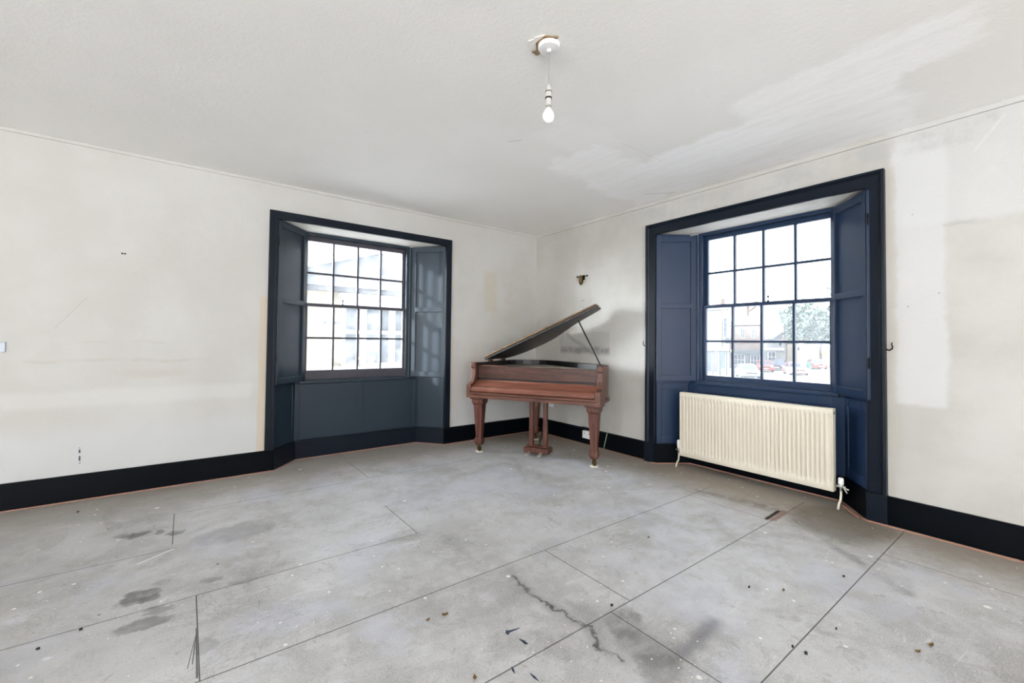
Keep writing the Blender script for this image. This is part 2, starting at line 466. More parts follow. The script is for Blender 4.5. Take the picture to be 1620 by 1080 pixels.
M = {}
M['wall_left'] = make_wall_left()
M['wall_right'] = make_wall_right()
M['ceiling'] = make_ceiling()
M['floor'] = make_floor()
M['navy'] = make_navy('navy_gloss_paint', (31, 45, 57), 0.33, 0.45)
M['navy_dark'] = make_navy('dark_navy_skirting_paint', (5, 9, 15), 0.32, 0.10)
M['navy_glare'] = make_navy('navy_paint_glare_tint', (23, 44, 73), 0.33, 0.45)  # same navy made bluer, window glare put into the colour
M['navy_frame'] = make_navy('dark_navy_surround_paint', (14, 22, 33), 0.32, 0.22)
M['sash'] = plain('worn_sash_paint', (62, 60, 70), 0.4, 0.35, 25)
M['glass_left'] = make_glass(0.012)
M['glass_right'] = make_glass(0.055)
M['plaster'] = plain('white_soffit_plaster', (232, 230, 224), 0.7, 0.06, 8, 0.5, 50)
M['mahogany'] = make_wood('mahogany', (60, 34, 26), (110, 66, 48), (164, 118, 92))
M['mahogany_lid'] = make_wood('mahogany_fall', (90, 52, 40), (134, 84, 66), (182, 138, 112), 0.30, wear=0.7)
M['mahogany_dark'] = make_wood('dark_mahogany', (48, 29, 24), (84, 52, 42), (128, 92, 74), 0.3)
M['mahogany_leg'] = make_wood('mahogany_leg', (58, 30, 24), (104, 60, 46), (150, 100, 78), grain=(40, 40, 3))
M['ebony'] = plain('dark_inner_case', (18, 17, 18), 0.4, 0.3)
M['lid_under'] = plain('dark_lid_underside', (46, 45, 44), 0.42, 0.25, 5)
M['lid_edge'] = make_wood('lid_edge_wood', (70, 52, 34), (132, 104, 70), (170, 140, 100))
M['plate'] = plain('dusty_iron_plate', (176, 166, 152), 0.5, 0.2, 10)
M['brass'] = plain('tarnished_brass', (84, 68, 42), 0.38, 0.3, 30, metal=0.9)
M['dark_metal'] = plain('dark_metal', (36, 33, 30), 0.4, 0.3, 30, metal=0.8)
M['steel'] = plain('dull_steel', (190, 190, 186), 0.35, 0.1, 30, metal=0.8)
M['cup'] = plain('pale_caster_cup', (206, 200, 186), 0.5, 0.1)
M['pedal'] = plain('worn_pedal_metal', (206, 200, 184), 0.35, 0.2, 40, metal=0.6)
M['radiator'] = plain('cream_radiator_enamel', (216, 208, 192), 0.35, 0.04, 3)
M['white_plastic'] = plain('white_plastic', (236, 236, 236), 0.4, 0.03)
M['holder_plastic'] = plain('greyish_holder_plastic', (186, 184, 180), 0.45, 0.05)
M['bulb_cap'] = plain('bulb_cap_metal', (170, 168, 162), 0.4, 0.1, metal=0.5)
M['grey_plastic'] = plain('grey_plastic', (176, 184, 196), 0.35, 0.05)
M['black_plastic'] = plain('black_plastic', (26, 26, 27), 0.4, 0.1)
M['cable_grey'] = plain('grey_flex', (150, 148, 145), 0.5, 0.05)
M['copper'] = plain('copper_pipe', (168, 122, 104), 0.5, 0.25, 20, metal=0.1)
M['rust_plaster'] = plain('broken_plaster', (146, 122, 92), 0.8, 0.5, 40, 0.6, 80)
M['leaf'] = plain('dry_leaf', (120, 92, 52), 0.7, 0.4, 60)
M['crumb'] = plain('dark_crumb', (42, 38, 34), 0.8, 0.4, 80)
M['flake'] = plain('navy_paint_flake', (44, 58, 78), 0.4, 0.2)
M['green'] = plain('pale_green_flex', (168, 190, 160), 0.5, 0.1)
# outdoors
M['road'] = plain('pale_tarmac', (158, 158, 160), 0.85, 0.12, 0.6)
M['white_render'] = plain('white_render', (122, 122, 121), 0.8, 0.05, 1)
M['cream_render'] = plain('cream_render', (140, 132, 118), 0.8, 0.05, 1)
M['pale_cream'] = plain('pale_cream_render', (146, 138, 122), 0.8, 0.06, 1.2)
M['slate'] = plain('grey_slate', (68, 72, 80), 0.6, 0.18, 4)
M['lead'] = plain('lead_flashing', (176, 180, 190), 0.5, 0.1)
M['tile_roof'] = plain('pinkish_roof_tiles', (104, 82, 72), 0.8, 0.2, 4)
M['white_wood'] = plain('white_painted_wood', (164, 164, 170), 0.5, 0.05)
M['dark_glass'] = plain('house_window_glass', (58, 68, 78), 0.12, 0.35, 2)
M['shop_dark'] = plain('shop_front_paint', (62, 74, 82), 0.5, 0.3, 2)
M['foliage'] = plain('tree_leaves', (84, 98, 92), 0.7, 0.4, 3)
M['conifer'] = plain('conifer_needles', (70, 82, 76), 0.7, 0.3, 2)
M['bark'] = plain('tree_bark', (142, 132, 122), 0.9, 0.3, 6)
M['car_silver'] = plain('silver_car_paint', (112, 120, 126), 0.3, 0.02, 1, metal=0.3)
M['car_red'] = plain('red_car_paint', (196, 60, 52), 0.3, 0.02)
M['car_blue'] = plain('dark_blue_car_paint', (22, 34, 78), 0.3, 0.02)
M['car_pink'] = plain('pale_red_car_paint', (176, 124, 116), 0.3, 0.02)
M['tyre'] = plain('tyre_rubber', (40, 40, 42), 0.8, 0.1)
M['bin'] = plain('green_bin_plastic', (52, 92, 80), 0.5, 0.1)
M['yellow'] = plain('yellow_globe', (248, 208, 30), 0.4, 0.03)
M['red_lamp'] = plain('red_lamp', (190, 30, 26), 0.3, 0.05)


def make_brick():
    n = NT('brown_brick')
    t = n.t.nodes.new('ShaderNodeTexBrick')
    n.t.links.new(n.vec(n.y, n.z, 0.0), t.inputs['Vector'])
    t.inputs['Scale'].default_value = 4.0
    t.inputs['Color1'].default_value = lin(96, 82, 76)
    t.inputs['Color2'].default_value = lin(86, 74, 69)
    t.inputs['Mortar'].default_value = lin(112, 104, 98)
    n.set(t.outputs[0], 0.85)
    return n.m


def make_beacon():
    n = NT('black_and_white_bands')
    s_ = n.step(n.math('SINE', n.z * 9.0), -0.05, 0.05)
    n.set(n.mix(s_, lin(30, 30, 32), lin(236, 236, 236)), 0.5)
    return n.m


M['brick'] = make_brick()
M['bands'] = make_beacon()


# ------------------------------------------------------------------ helpers: geometry
class MB:
    def __init__(s, T=None):
        s.v, s.f, s.T = [], [], T

    def add(s, vs, fs):
        o = len(s.v)
        s.v += [Vector(s.T(*p)) if s.T else Vector(p) for p in vs]
        s.f += [tuple(i + o for i in f) for f in fs]
        return s

    def box(s, x0, x1, y0, y1, z0, z1):
        vs = [(x, y, z) for x in (x0, x1) for y in (y0, y1) for z in (z0, z1)]
        return s.add(vs, [(0, 1, 3, 2), (4, 6, 7, 5), (0, 4, 5, 1), (2, 3, 7, 6), (0, 2, 6, 4), (1, 5, 7, 3)])

    def hull(s, q0, q1):
        """two matching loops joined into a solid"""
        n = len(q0)
        fs = [tuple(range(n))[::-1], tuple(range(n, 2 * n))]
        fs += [(i, (i + 1) % n, n + (i + 1) % n, n + i) for i in range(n)]
        return s.add(list(q0) + list(q1), fs)

    def prism(s, poly, axis, a0, a1):
        def mk(p, a):
            return {'x': (a, p[0], p[1]), 'y': (p[0], a, p[1]), 'z': (p[0], p[1], a)}[axis]
        return s.hull([mk(p, a0) for p in poly], [mk(p, a1) for p in poly])

    def loft(s, loops, caps=True):
        n = len(loops[0])
        vs = [p for l in loops for p in l]
        fs = []
        for k in range(len(loops) - 1):
            for i in range(n):
                j = (i + 1) % n
                fs.append((k * n + i, k * n + j, (k + 1) * n + j, (k + 1) * n + i))
        if caps:
            fs.append(tuple(range(n))[::-1])
            fs.append(tuple(range((len(loops) - 1) * n, len(loops) * n)))
        return s.add(vs, fs)

    def lathe(s, prof, c, axis='z', seg=20):
        """prof: list of (radius, height along axis from c)"""
        loops = []
        for r, h in prof:
            l = []
            for k in range(seg):
                a = 2 * math.pi * k / seg
                ca, sa = r * math.cos(a), r * math.sin(a)
                p = {'z': (ca, sa, h), 'x': (h, ca, sa), 'y': (sa, h, ca)}[axis]
                l.append((c[0] + p[0], c[1] + p[1], c[2] + p[2]))
            loops.append(l)
        return s.loft(loops)

    def tube(s, pts, r, seg=8):
        pts = [Vector(p) for p in pts]
        loops = []
        ref = None
        for i, p in enumerate(pts):
            d = (pts[min(i + 1, len(pts) - 1)] - pts[max(i - 1, 0)]).normalized()
            if ref is None:
                ref = Vector((0, 0, 1)) if abs(d.z) < 0.9 else Vector((1, 0, 0))
            a = d.cross(ref).normalized()
            b = d.cross(a).normalized()
            ref = a.cross(d).normalized()
            rr = r[i] if isinstance(r, (list, tuple)) else r
            loops.append([tuple(p + (a * math.cos(2 * math.pi * k / seg) + b * math.sin(2 * math.pi * k / seg)) * rr) for k in range(seg)])
        return s.loft(loops)

    def build(s, name, mat, parent=None, bevel=0.0, smooth=False, loc=None):
        me = bpy.data.meshes.new(name)
        vs = s.v
        if loc is not None:
            L = Vector(loc)
            vs = [v - L for v in vs]
        me.from_pydata([tuple(v) for v in vs], [], s.f)
        import bmesh
        bm = bmesh.new()
        bm.from_mesh(me)
        bmesh.ops.recalc_face_normals(bm, faces=bm.faces)
        bm.to_mesh(me)
        bm.free()
        if smooth:
            for p in me.polygons:
                p.use_smooth = True
        me.materials.append(M[mat])
        o = bpy.data.objects.new(name, me)
        COL.objects.link(o)
        if loc is not None:
            o.location = loc
        if parent is not None:
            o.parent = parent
        if bevel:
            b = o.modifiers.new('bevel', 'BEVEL')
            b.width = bevel
            b.segments = 2
            b.limit_method = 'ANGLE'
            b.angle_limit = math.radians(40)
        return o


def empty(name, loc=(0, 0, 0), rz=0.0):
    o = bpy.data.objects.new(name, None)
    COL.objects.link(o)
    o.location = loc
    o.rotation_euler = (0, 0, rz)
    o.empty_display_size = 0.1
    return o


def tag(o, label=None, cat=None, group=None, kind=None):
    if label:
        o['label'] = label
    if cat:
        o['category'] = cat
    if group:
        o['group'] = group
    if kind:
        o['kind'] = kind
    return o


def copy_tree(o, parent=None):
    c = o.copy()
    COL.objects.link(c)
    if parent is not None:
        c.parent = parent
    for ch in [k for k in bpy.data.objects if k.parent == o]:
        copy_tree(ch, c)
    return c


H = 2.70
WT = 0.405                       # wall thickness
TL = lambda a, d, z: (a, d, z)          # left wall: a along x, d outwards
TR = lambda a, d, z: (d, -a, z)         # right wall: a along -y, d outwards

WIN = {
    'left': dict(T=TL, c=-2.318, arch=(-3.283, -1.353, 2.436), inner=(-3.206, -1.428, 2.358), front=(-3.215, -1.412), back=(-2.985, -1.645),
                 sc=-2.345, sh=0.790, st=2.350, dz=0.0, mat='navy'),
    'right': dict(T=TR, c=2.795, arch=(1.822, 3.767, 2.462), inner=(1.930, 3.658, 2.352), front=(1.918, 3.662), back=(2.130, 3.452),
                  sc=2.815, sh=0.838, st=2.335, dz=0.008, mat='navy_glare'),
}

# ------------------------------------------------------------------ room shell
XB, YB = -12.0, -12.0
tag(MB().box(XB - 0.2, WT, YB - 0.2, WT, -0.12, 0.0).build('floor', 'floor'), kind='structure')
tag(MB().box(XB - 0.2, WT, YB - 0.2, WT, H, H + 0.15).build('ceiling', 'ceiling'), kind='structure')


def window_wall(name, mat, T, a0, a1, w):
    m = MB(T)
    f0, f1 = w['front'][0] - 0.03, w['front'][1] + 0.03
    top = 2.385
    m.box(a0, f0, 0, 0.30, 0, H)
    m.box(f1, a1, 0, 0.30, 0, H)
    m.box(f0, f1, 0, 0.30, top, H)
    g0, g1 = w['sc'] - 0.60, w['sc'] + 0.60
    m.box(a0, g0, 0.30, WT, 0, H)
    m.box(g1, a1, 0.30, WT, 0, H)
    m.box(g0, g1, 0.30, WT, 2.355, H)
    m.box(g0, g1, 0.30, WT, 0, w['sh'] - 0.03)
    return tag(m.build(name, mat), kind='structure')


window_wall('wall_left', 'wall_left', TL, XB - 0.2, 0.0, WIN['left'])
window_wall('wall_right', 'wall_right', TR, -WT, -YB + 0.2, WIN['right'])
# the two walls behind the camera, each with a tall opening added to let light in
m = MB()
m.box(XB - 0.2, XB, YB, -10.8, 0, H).box(XB - 0.2, XB, -5.2, 0, 0, H).box(XB - 0.2, XB, -10.8, -5.2, 2.55, H).box(XB - 0.2, XB, -10.8, -5.2, 0, 0.35)
tag(m.build('wall_side', 'white_render'), kind='structure')
m = MB()
m.box(XB - 0.2, -10.8, YB - 0.2, YB, 0, H).box(-5.2, 0.0, YB - 0.2, YB, 0, H).box(-10.8, -5.2, YB - 0.2, YB, 2.55, H).box(-10.8, -5.2, YB - 0.2, YB, 0, 0.35)
tag(m.build('wall_back', 'white_render'), kind='structure')

# thin picture bead where wall and ceiling meet
tag(MB().box(XB, 0, -0.012, 0, H - 0.022, H).build('trim_1', 'wall_left'), kind='structure')
tag(MB().box(-0.014, 0, YB, -0.012, H - 0.03, H).build('trim_2', 'wall_right'), kind='structure')


# ------------------------------------------------------------------ windows, surrounds, shutters, skirtings
def skirt_poly(path, off):
    """offset an (a,d) polyline towards the room by off, mitred"""
    out = []
    for i, p in enumerate(path):
        ns = []
        for q0, q1 in ((i - 1, i), (i, i + 1)):
            if 0 <= q0 and q1 < len(path):
                t = Vector((path[q1][0] - path[q0][0], path[q1][1] - path[q0][1])).normalized()
                ns.append(Vector((t.y, -t.x)))
        nrm = sum(ns, Vector((0, 0)))
        nrm.normalize()
        k = off / max(0.35, nrm.dot(ns[0]))
        out.append((p[0] + nrm.x * k, p[1] + nrm.y * k))
    return out


def strip(m, path, t0, t1, z0, z1):
    a, b = skirt_poly(path, t0), skirt_poly(path, t1)
    for i in range(len(path) - 1):
        m.hull([(*a[i], z0), (*a[i + 1], z0), (*b[i + 1], z0), (*b[i], z0)], [(*a[i], z1), (*a[i + 1], z1), (*b[i + 1], z1), (*b[i], z1)])


def framed_panel(m, a0, a1, z0, z1, dface, stile, rails, depth, proud):
    """stiles and rails proud of a board whose face is at d = dface; rails = list of (z0, z1)"""
    d0, d1 = dface - proud, dface
    m.box(a0, a0 + stile, d0, d1, z0, z1)
    m.box(a1 - stile, a1, d0, d1, z0, z1)
    for r0, r1 in rails:
        m.box(a0 + stile, a1 - stile, d0, d1, r0, r1)


def splay_T(T, p0, p1):
    """local frame on a splayed face: a along the face from p0 to p1, d behind the face"""
    t = Vector((p1[0] - p0[0], p1[1] - p0[1])).normalized()
    nrm = Vector((-t.y, t.x))           # left of the direction = away from the room when walking +a
    return lambda a, d, z: T(p0[0] + t.x * a + nrm.x * d, p0[1] + t.y * a + nrm.y * d, z)


SH_FREE = {'left': (-2.887, -1.722), 'right': (2.197, 3.358)}


def build_window(side, num, w):
    T, mat = w['T'], w['mat']
    sc, dz = w['sc'], w['dz']
    sh = w['sh']
    # ---- sash window
    win = empty('window_%d' % num, T(sc, 0.33, sh))
    tag(win, kind='structure')
    wloc = Vector(T(sc, 0.33, sh))
    TT = lambda a, d, z: tuple(Vector(T(a, d, z)) - wloc)
    half, gl = 0.60, 0.526
    ztop, zmid, zmeet, zlow, zbot = 2.276 + dz, 1.934 + dz, 1.592 + dz, 1.242 + dz, 0.898 + dz
    m = MB(TT)
    m.box(sc - half, sc - half + 0.035, 0.302, 0.40, sh - 0.03, 2.352)
    m.box(sc + half - 0.035, sc + half, 0.302, 0.40, sh - 0.03, 2.352)
    m.box(sc - half + 0.035, sc + half - 0.035, 0.302, 0.40, 2.326, 2.352)
    for s_ in (-1, 1):                       # staff bead
        e = sc + s_ * (half - 0.043)
        m.box(min(e, e + s_ * 0.008), max(e, e + s_ * 0.008), 0.302, 0.316, sh, 2.326)
    m.build('window_frame', mat, win, 0.002)
    m = MB(TT)                               # sill with nosing
    m.box(sc - half - 0.0, sc + half + 0.0, 0.236, 0.302, sh - 0.022, sh + 0.004)
    m.box(sc - half + 0.035, sc + half - 0.035, 0.302, 0.46, sh - 0.03, sh + 0.012)
    m.build('window_sill', mat, win, 0.004)
    so = 0.562
    for nm, d0, d1, z0, z1, zm in (('lower_sash', 0.318, 0.354, sh + 0.014, zmeet + 0.016, zlow), ('upper_sash', 0.358, 0.394, zmeet - 0.016, 2.324, zmid)):
        m = MB(TT)
        gz0 = zbot if nm == 'lower_sash' else zmeet + 0.016
        gz1 = zmeet - 0.016 if nm == 'lower_sash' else ztop
        m.box(sc - so, sc - gl, d0, d1, z0, z1)
        m.box(sc + gl, sc + so, d0, d1, z0, z1)
        m.box(sc - gl, sc + gl, d0, d1, z0, gz0)
        m.box(sc - gl, sc + gl, d0, d1, gz1, z1)
        for k in (1, 2, 3):
            a = sc - gl + k * 2 * gl / 4
            m.box(a - 0.010, a + 0.010, d0 + 0.002, d1 - 0.002, gz0, gz1)
        for k in range(4):
            a = sc - gl + k * 2 * gl / 4
            m.box(a + (0.010 if k else 0), a + gl / 2 - (0.010 if k < 3 else 0), d0 + 0.002, d1 - 0.002, zm - 0.010, zm + 0.010)
        sash = m.build(nm, 'sash' if side == 'left' else 'navy_glare', win, 0.002)
        g = MB(TT)
        dm = (d0 + d1) / 2
        g.box(sc - gl, sc + gl, dm - 0.002, dm + 0.002, gz0, gz1)
        g.build('pane', 'glass_' + side, sash)
    m = MB(TT)
    ca = sc - 0.165 if side == 'left' else sc + 0.05
    m.lathe([(0.010, 0), (0.010, 0.008), (0.004, 0.012), (0.004, 0.035), (0.009, 0.042), (0.007, 0.054), (0.001, 0.058)], (ca, 0.34, zmeet + 0.016), seg=10)
    m.build('sash_catch', 'dark_metal', win, smooth=True)

    # ---- splayed linings behind the shutters, dado panels, soffit
    (f0, f1), (b0, b1) = w['front'], w['back']
    pan = empty('trim_%d' % (num + 2), T(sc, 0.28, 0))
    tag(pan, kind='structure')
    ploc = Vector(T(sc, 0.28, 0))
    TP = lambda a, d, z: tuple(Vector(T(a, d, z)) - ploc)
    m = MB(TP)
    m.prism([(f0 - 0.03, 0.0), (f0, 0.0), (b0, 0.28), (b0, 0.30), (f0 - 0.03, 0.30)], 'z', 0, 2.36)
    m.build('splay_lining', w['mat'], pan)
    m = MB(TP)
    m.prism([(f1 + 0.03, 0.0), (f1, 0.0), (b1, 0.28), (b1, 0.30), (f1 + 0.03, 0.30)], 'z', 0, 2.36)
    m.build('splay_lining', w['mat'], pan)
    m = MB(TP).box(b0, b1, 0.28, 0.30, 0, sh - 0.03)
    m.build('dado_panel', w['mat'], pan)
    m = MB(TP)
    c0 = (b0 + b1) / 2
    if side == 'left':
        m.box(b0, b0 + 0.05, 0.268, 0.28, 0.17, sh - 0.024)
        m.box(b1 - 0.045, b1, 0.268, 0.28, 0.17, sh - 0.024)
        m.box(c0 - 0.005, c0 + 0.035, 0.272, 0.28, 0.17, sh - 0.024)
    else:
        framed_panel(m, b0, b1, 0.17, sh - 0.024, 0.28, 0.09, [(0.17, 0.25), (sh - 0.10, sh - 0.024)], 0, 0.012)
        m.box(c0 - 0.05, c0 + 0.05, 0.268, 0.28, 0.25, sh - 0.10)
    m.build('dado_frame', w['mat'], pan, 0.003)
    m = MB(TP)
    m.box(b0 - 0.02, sc - half - 0.001, 0.294, 0.30, sh - 0.03, 2.345)
    m.box(sc + half + 0.001, b1 + 0.02, 0.294, 0.30, sh - 0.03, 2.345)
    m.build('reveal_lining', w['mat'], pan)
    for p0, p1 in (((f0, 0.0), (b0, 0.28)), ((b1, 0.28), (f1, 0.0))):
        L = math.hypot(p1[0] - p0[0], p1[1] - p0[1])
        t = splay_T(TP, p0, p1)
        m = MB(t)
        if side == 'left':
            m.box(0.02, 0.045, -0.006, 0, 0.20, sh - 0.03)
            m.box(L - 0.05, L - 0.012, -0.008, 0, 0.20, sh - 0.03)
        else:
            framed_panel(m, 0.012, L - 0.012, 0.20, sh - 0.02, 0.0, 0.055, [(0.20, 0.28), (sh - 0.085, sh - 0.02)], 0, 0.010)
        m.build('splay_frame', w['mat'], pan, 0.003)
    m = MB(TP)
    m.prism([(0.0, 2.376), (0.30, 2.356), (0.30, 2.384), (0.0, 2.384)], 'x', f0 - 0.028, f1 + 0.028)
    m.build('soffit', 'plaster', pan)

    # ---- architrave
    a0, a1, at = w['arch']
    i0, i1, it = w['inner']
    z0 = 0.19 if side == 'left' else 0.0
    arch = empty('trim_%d' % (num + 4), T(sc, 0, z0))
    tag(arch, kind='structure')
    aloc = Vector(T(sc, 0, z0))
    TA = lambda a, d, z: tuple(Vector(T(a, d, z)) - aloc)

    def mould(prof):
        """prof: list of (fraction across from outside 0 to inside 1, projection)"""
        loops = []
        pts = []
        for fr, pr in prof:
            pts.append((a0 + (i0 - a0) * fr, a1 + (i1 - a1) * fr, at + (it - at) * fr, pr))
        path = []
        l0 = [(p[0], -p[3], z0) for p in pts] + [(i0, 0.0, z0), (a0, 0.0, z0)]
        l1 = [(p[0], -p[3], p[2]) for p in pts] + [(i0, 0.0, it), (a0, 0.0, at)]
        l2 = [(p[1], -p[3], p[2]) for p in pts] + [(i1, 0.0, it), (a1, 0.0, at)]
        l3 = [(p[1], -p[3], z0) for p in pts] + [(i1, 0.0, z0), (a1, 0.0, z0)]
        return [l0, l1, l2, l3]
    if side == 'left':
        prof = [(0, 0.028), (0.68, 0.026), (0.70, 0.034), (0.95, 0.034), (1.0, 0.028)]
    else:
        prof = [(0, 0.044), (0.16, 0.046), (0.20, 0.036), (0.28, 0.030), (0.34, 0.026), (0.90, 0.022), (0.92, 0.030), (1.0, 0.026)]
    MB(TA).loft(mould(prof)).build('architrave', 'navy_frame', arch, 0.0015)
    if side == 'right':
        for x0, x1 in ((a0, i0), (i1, a1)):
            MB(TA).box(x0 - 0.003, x1 + 0.003, -0.050, -0.0, 0.0, 0.20).build('plinth_block', 'navy_frame', arch, 0.003)

    # ---- shutters: leaves folded into the splay
    for which in ('near_left', 'near_right'):
        if which == 'near_left':
            p0, p1 = (w['inner'][0] + 0.006, -0.034 if side == 'left' else -0.012), (SH_FREE[side][0], 0.296)
        else:
            p0, p1 = (SH_FREE[side][1], 0.290), (w['inner'][1] + 0.012, -0.008 if side == 'left' else -0.034)
        L = math.hypot(p1[0] - p0[0], p1[1] - p0[1])
        base = T((p0[0] + p1[0]) / 2, (p0[1] + p1[1]) / 2, w['sh'])
        root = empty('window_shutter', base)
        bl = Vector(base)
        f = splay_T(T, p0, p1)
        TS = lambda a, d, z, f=f, bl=bl: tuple(Vector(f(a, d, z)) - bl)
        zb, zt = w['sh'] + 0.003, w['st']
        zm = zb + (zt - zb) * 0.515
        st = 0.052
        m = MB(TS)
        m.box(0, st, 0, 0.030, zb, zt)
        m.box(L - st, L, 0, 0.030, zb, zt)
        for r0, r1 in ((zb, zb + 0.06), (zm - 0.024, zm + 0.024), (zt - 0.06, zt)):
            m.box(st, L - st, 0, 0.030, r0, r1)
        m.build('shutter_frame', w['mat'], root, 0.002)
        for r0, r1 in ((zb + 0.06, zm - 0.024), (zm + 0.024, zt - 0.06)):
            MB(TS).box(st - 0.002, L - st + 0.002, 0.019, 0.029, r0 - 0.002, r1 + 0.002).build('shutter_panel', w['mat'], root)
        for hz in (zb + 0.22, zt - 0.25):
            ha = -0.004 if which == 'near_left' else L + 0.004
            MB(TS).lathe([(0.005, 0), (0.005, 0.08)], (ha, 0.004, hz), seg=8).build('hinge', 'dark_metal', root, smooth=True)
        lab = {('left', 'near_left'): 'navy shutter on the left of the window with the cream house outside',
               ('left', 'near_right'): 'navy shutter with faint sunlit patches, between that window and the piano',
               ('right', 'near_left'): 'navy shutter left of the radiator window, on the piano side',
               ('right', 'near_right'): 'navy shutter on the right of the window above the radiator'}[(side, which)]
        tag(root, lab, 'shutter', 'folding window shutters')


build_window('left', 1, WIN['left'])
build_window('right', 2, WIN['right'])


def skirting(side, w, a_start, a_end):
    T = w['T']
    (f0, f1), (b0, b1) = w['front'], w['back']
    full = [(a_start, 0.0), (f0, 0.0), (b0, 0.28), (b1, 0.28), (f1, 0.0), (a_end, 0.0)]
    m = MB(T)
    if side == 'left':
        for path in (full[:2], full[4:]):
            strip(m, path, 0.0, 0.022, 0.0, 0.182)
            strip(m, path, 0.0, 0.016, 0.182, 0.192)
    else:
        for path in ([(a_start, 0.0), (w['arch'][0] - 0.004, 0.0)], [(w['arch'][1] + 0.004, 0.0), (a_end, 0.0)], full[1:5]):
            strip(m, path, 0.0, 0.022, 0.0, 0.182)
            strip(m, path, 0.0, 0.016, 0.182, 0.192)
    o = m.build('baseboard_' + side, 'navy_dark')
    if side == 'left':
        m = MB(T)
        strip(m, full[1:5], 0.0, 0.022, 0.0, 0.182)
        strip(m, full[1:5], 0.0, 0.016, 0.182, 0.192)
        m.build('recess_skirting', 'navy_frame', o)
    tag(o, kind='structure')
    m = MB(T)
    if side == 'left':
        strip(m, full, 0.022, 0.030, 0.0, 0.006)
    else:
        strip(m, [(a_start, 0.0), (w['arch'][0] - 0.02, -0.0)], 0.022, 0.030, 0.0, 0.006)
        strip(m, [(w['arch'][0] - 0.02, -0.0), (w['arch'][0] + 0.1, -0.052), (f0 + 0.04, -0.03), (b0 + 0.03, 0.25), (b1 - 0.03, 0.25), (f1 - 0.03, -0.03), (w['arch'][1] - 0.1, -0.055), (w['arch'][1] + 0.02, -0.055), (a_end, -0.0)], 0.0, 0.010, 0.0, 0.008)
    tag(m.build('trim_%d' % (7 if side == 'left' else 8), 'copper'), kind='structure')


skirting('left', WIN['left'], XB, -0.022)
skirting('right', WIN['right'], 0.0, -YB)

# copper pipe that runs along the foot of the right-hand window recess
pipe = MB()
pipe.tube([(0.20, -3.42, 0.008), (0.13, -3.47, 0.008), (0.02, -3.55, 0.008), (-0.06, -3.615, 0.008)], 0.006)
tag(pipe.build('copper_pipe', 'copper', smooth=True, loc=(0.0, -3.5, 0.0)), 'bare copper pipe end lying on the floor by the navy recess, below the radiator valve', 'pipe')


# ------------------------------------------------------------------ grand piano
PIANO = (-0.944, -1.093, 0.0)
PROT = math.atan2(-0.877, 0.480)
piano = empty('grand_piano', PIANO, PROT)
tag(piano, 'worn mahogany grand piano with raised lid standing in the corner', 'piano')
W = 0.732
outline = [(-W, 0.0), (-W, 0.45), (-W, 0.80), (-0.712, 0.90), (-0.66, 0.985), (-0.57, 1.055), (-0.46, 1.095), (-0.34, 1.11), (-0.22, 1.098), (-0.12, 1.06), (-0.03, 1.0),
           (0.06, 0.915), (0.15, 0.82), (0.24, 0.73), (0.33, 0.655), (0.42, 0.60), (0.50, 0.56), (0.58, 0.515), (0.65, 0.455), (0.70, 0.375), (0.725, 0.28), (W, 0.18), (W, 0.0)]


def inset(poly, t):
    out = []
    n = len(poly)
    for i, p in enumerate(poly):
        d = Vector((0, 0))
        if i > 0:
            e = Vector((poly[i][0] - poly[i - 1][0], poly[i][1] - poly[i - 1][1])).normalized()
            d += Vector((e.y, -e.x))
        if i < n - 1:
            e = Vector((poly[i + 1][0] - poly[i][0], poly[i + 1][1] - poly[i][1])).normalized()
            d += Vector((e.y, -e.x))
        d.normalize()
        out.append((p[0] + d.x * t, p[1] + d.y * t))
    return out


def ribbon(m, outer, inner, z0, z1):
    n = len(outer)
    vs = [(*p, z0) for p in outer] + [(*p, z1) for p in outer] + [(*p, z1) for p in inner] + [(*p, z0) for p in inner]
    fs = []
    for i in range(n - 1):
        for a, b in ((0, 1), (1, 2), (2, 3), (3, 0)):
            fs.append((a * n + i, a * n + i + 1, b * n + i + 1, b * n + i))
    fs += [(0, n, 2 * n, 3 * n), (n - 1, 2 * n - 1, 3 * n - 1, 4 * n - 1)]
    m.add(vs, fs)


inn = inset(outline, 0.045)
m = MB(); ribbon(m, outline, inn, 0.66, 0.985)
m.build('rim', 'mahogany', piano, 0.004)
m = MB(); ribbon(m, inset(outline, 0.046), inset(outline, 0.052), 0.70, 0.982)
m.build('inner_rim', 'ebony', piano)
MB().prism([p for p in inset(outline, 0.054)], 'z', 0.70, 0.73).build('soundboard', 'lid_edge', piano)
# cast plate, a light dusty frame seen edge on
pl = [(-0.66, 0.22), (-0.66, 0.78), (-0.60, 0.93), (-0.48, 1.02), (-0.34, 1.04), (-0.20, 1.02), (-0.08, 0.93), (0.06, 0.80), (0.20, 0.66), (0.34, 0.56), (0.45, 0.47), (0.52, 0.36), (0.50, 0.24)]
MB().prism(pl, 'z', 0.915, 0.930).build('iron_plate', 'plate', piano, 0.004)
# arms (cheeks) with their scrolled front
arm = [(0.08, 0.62), (-0.150, 0.62), (-0.152, 0.742), (-0.145, 0.752), (-0.105, 0.756), (-0.080, 0.775), (-0.062, 0.805), (-0.050, 0.845), (-0.045, 0.90), (-0.044, 0.925), (-0.056, 0.932), (-0.058, 0.985), (0.0, 0.992), (0.08, 0.990)]
for s_ in (-1, 1):
    o_, i_ = s_ * (W + 0.002), s_ * (W - 0.050)
    MB().prism(arm, 'x', min(o_, i_), max(o_, i_)).build('arm', 'mahogany', piano, 0.004)
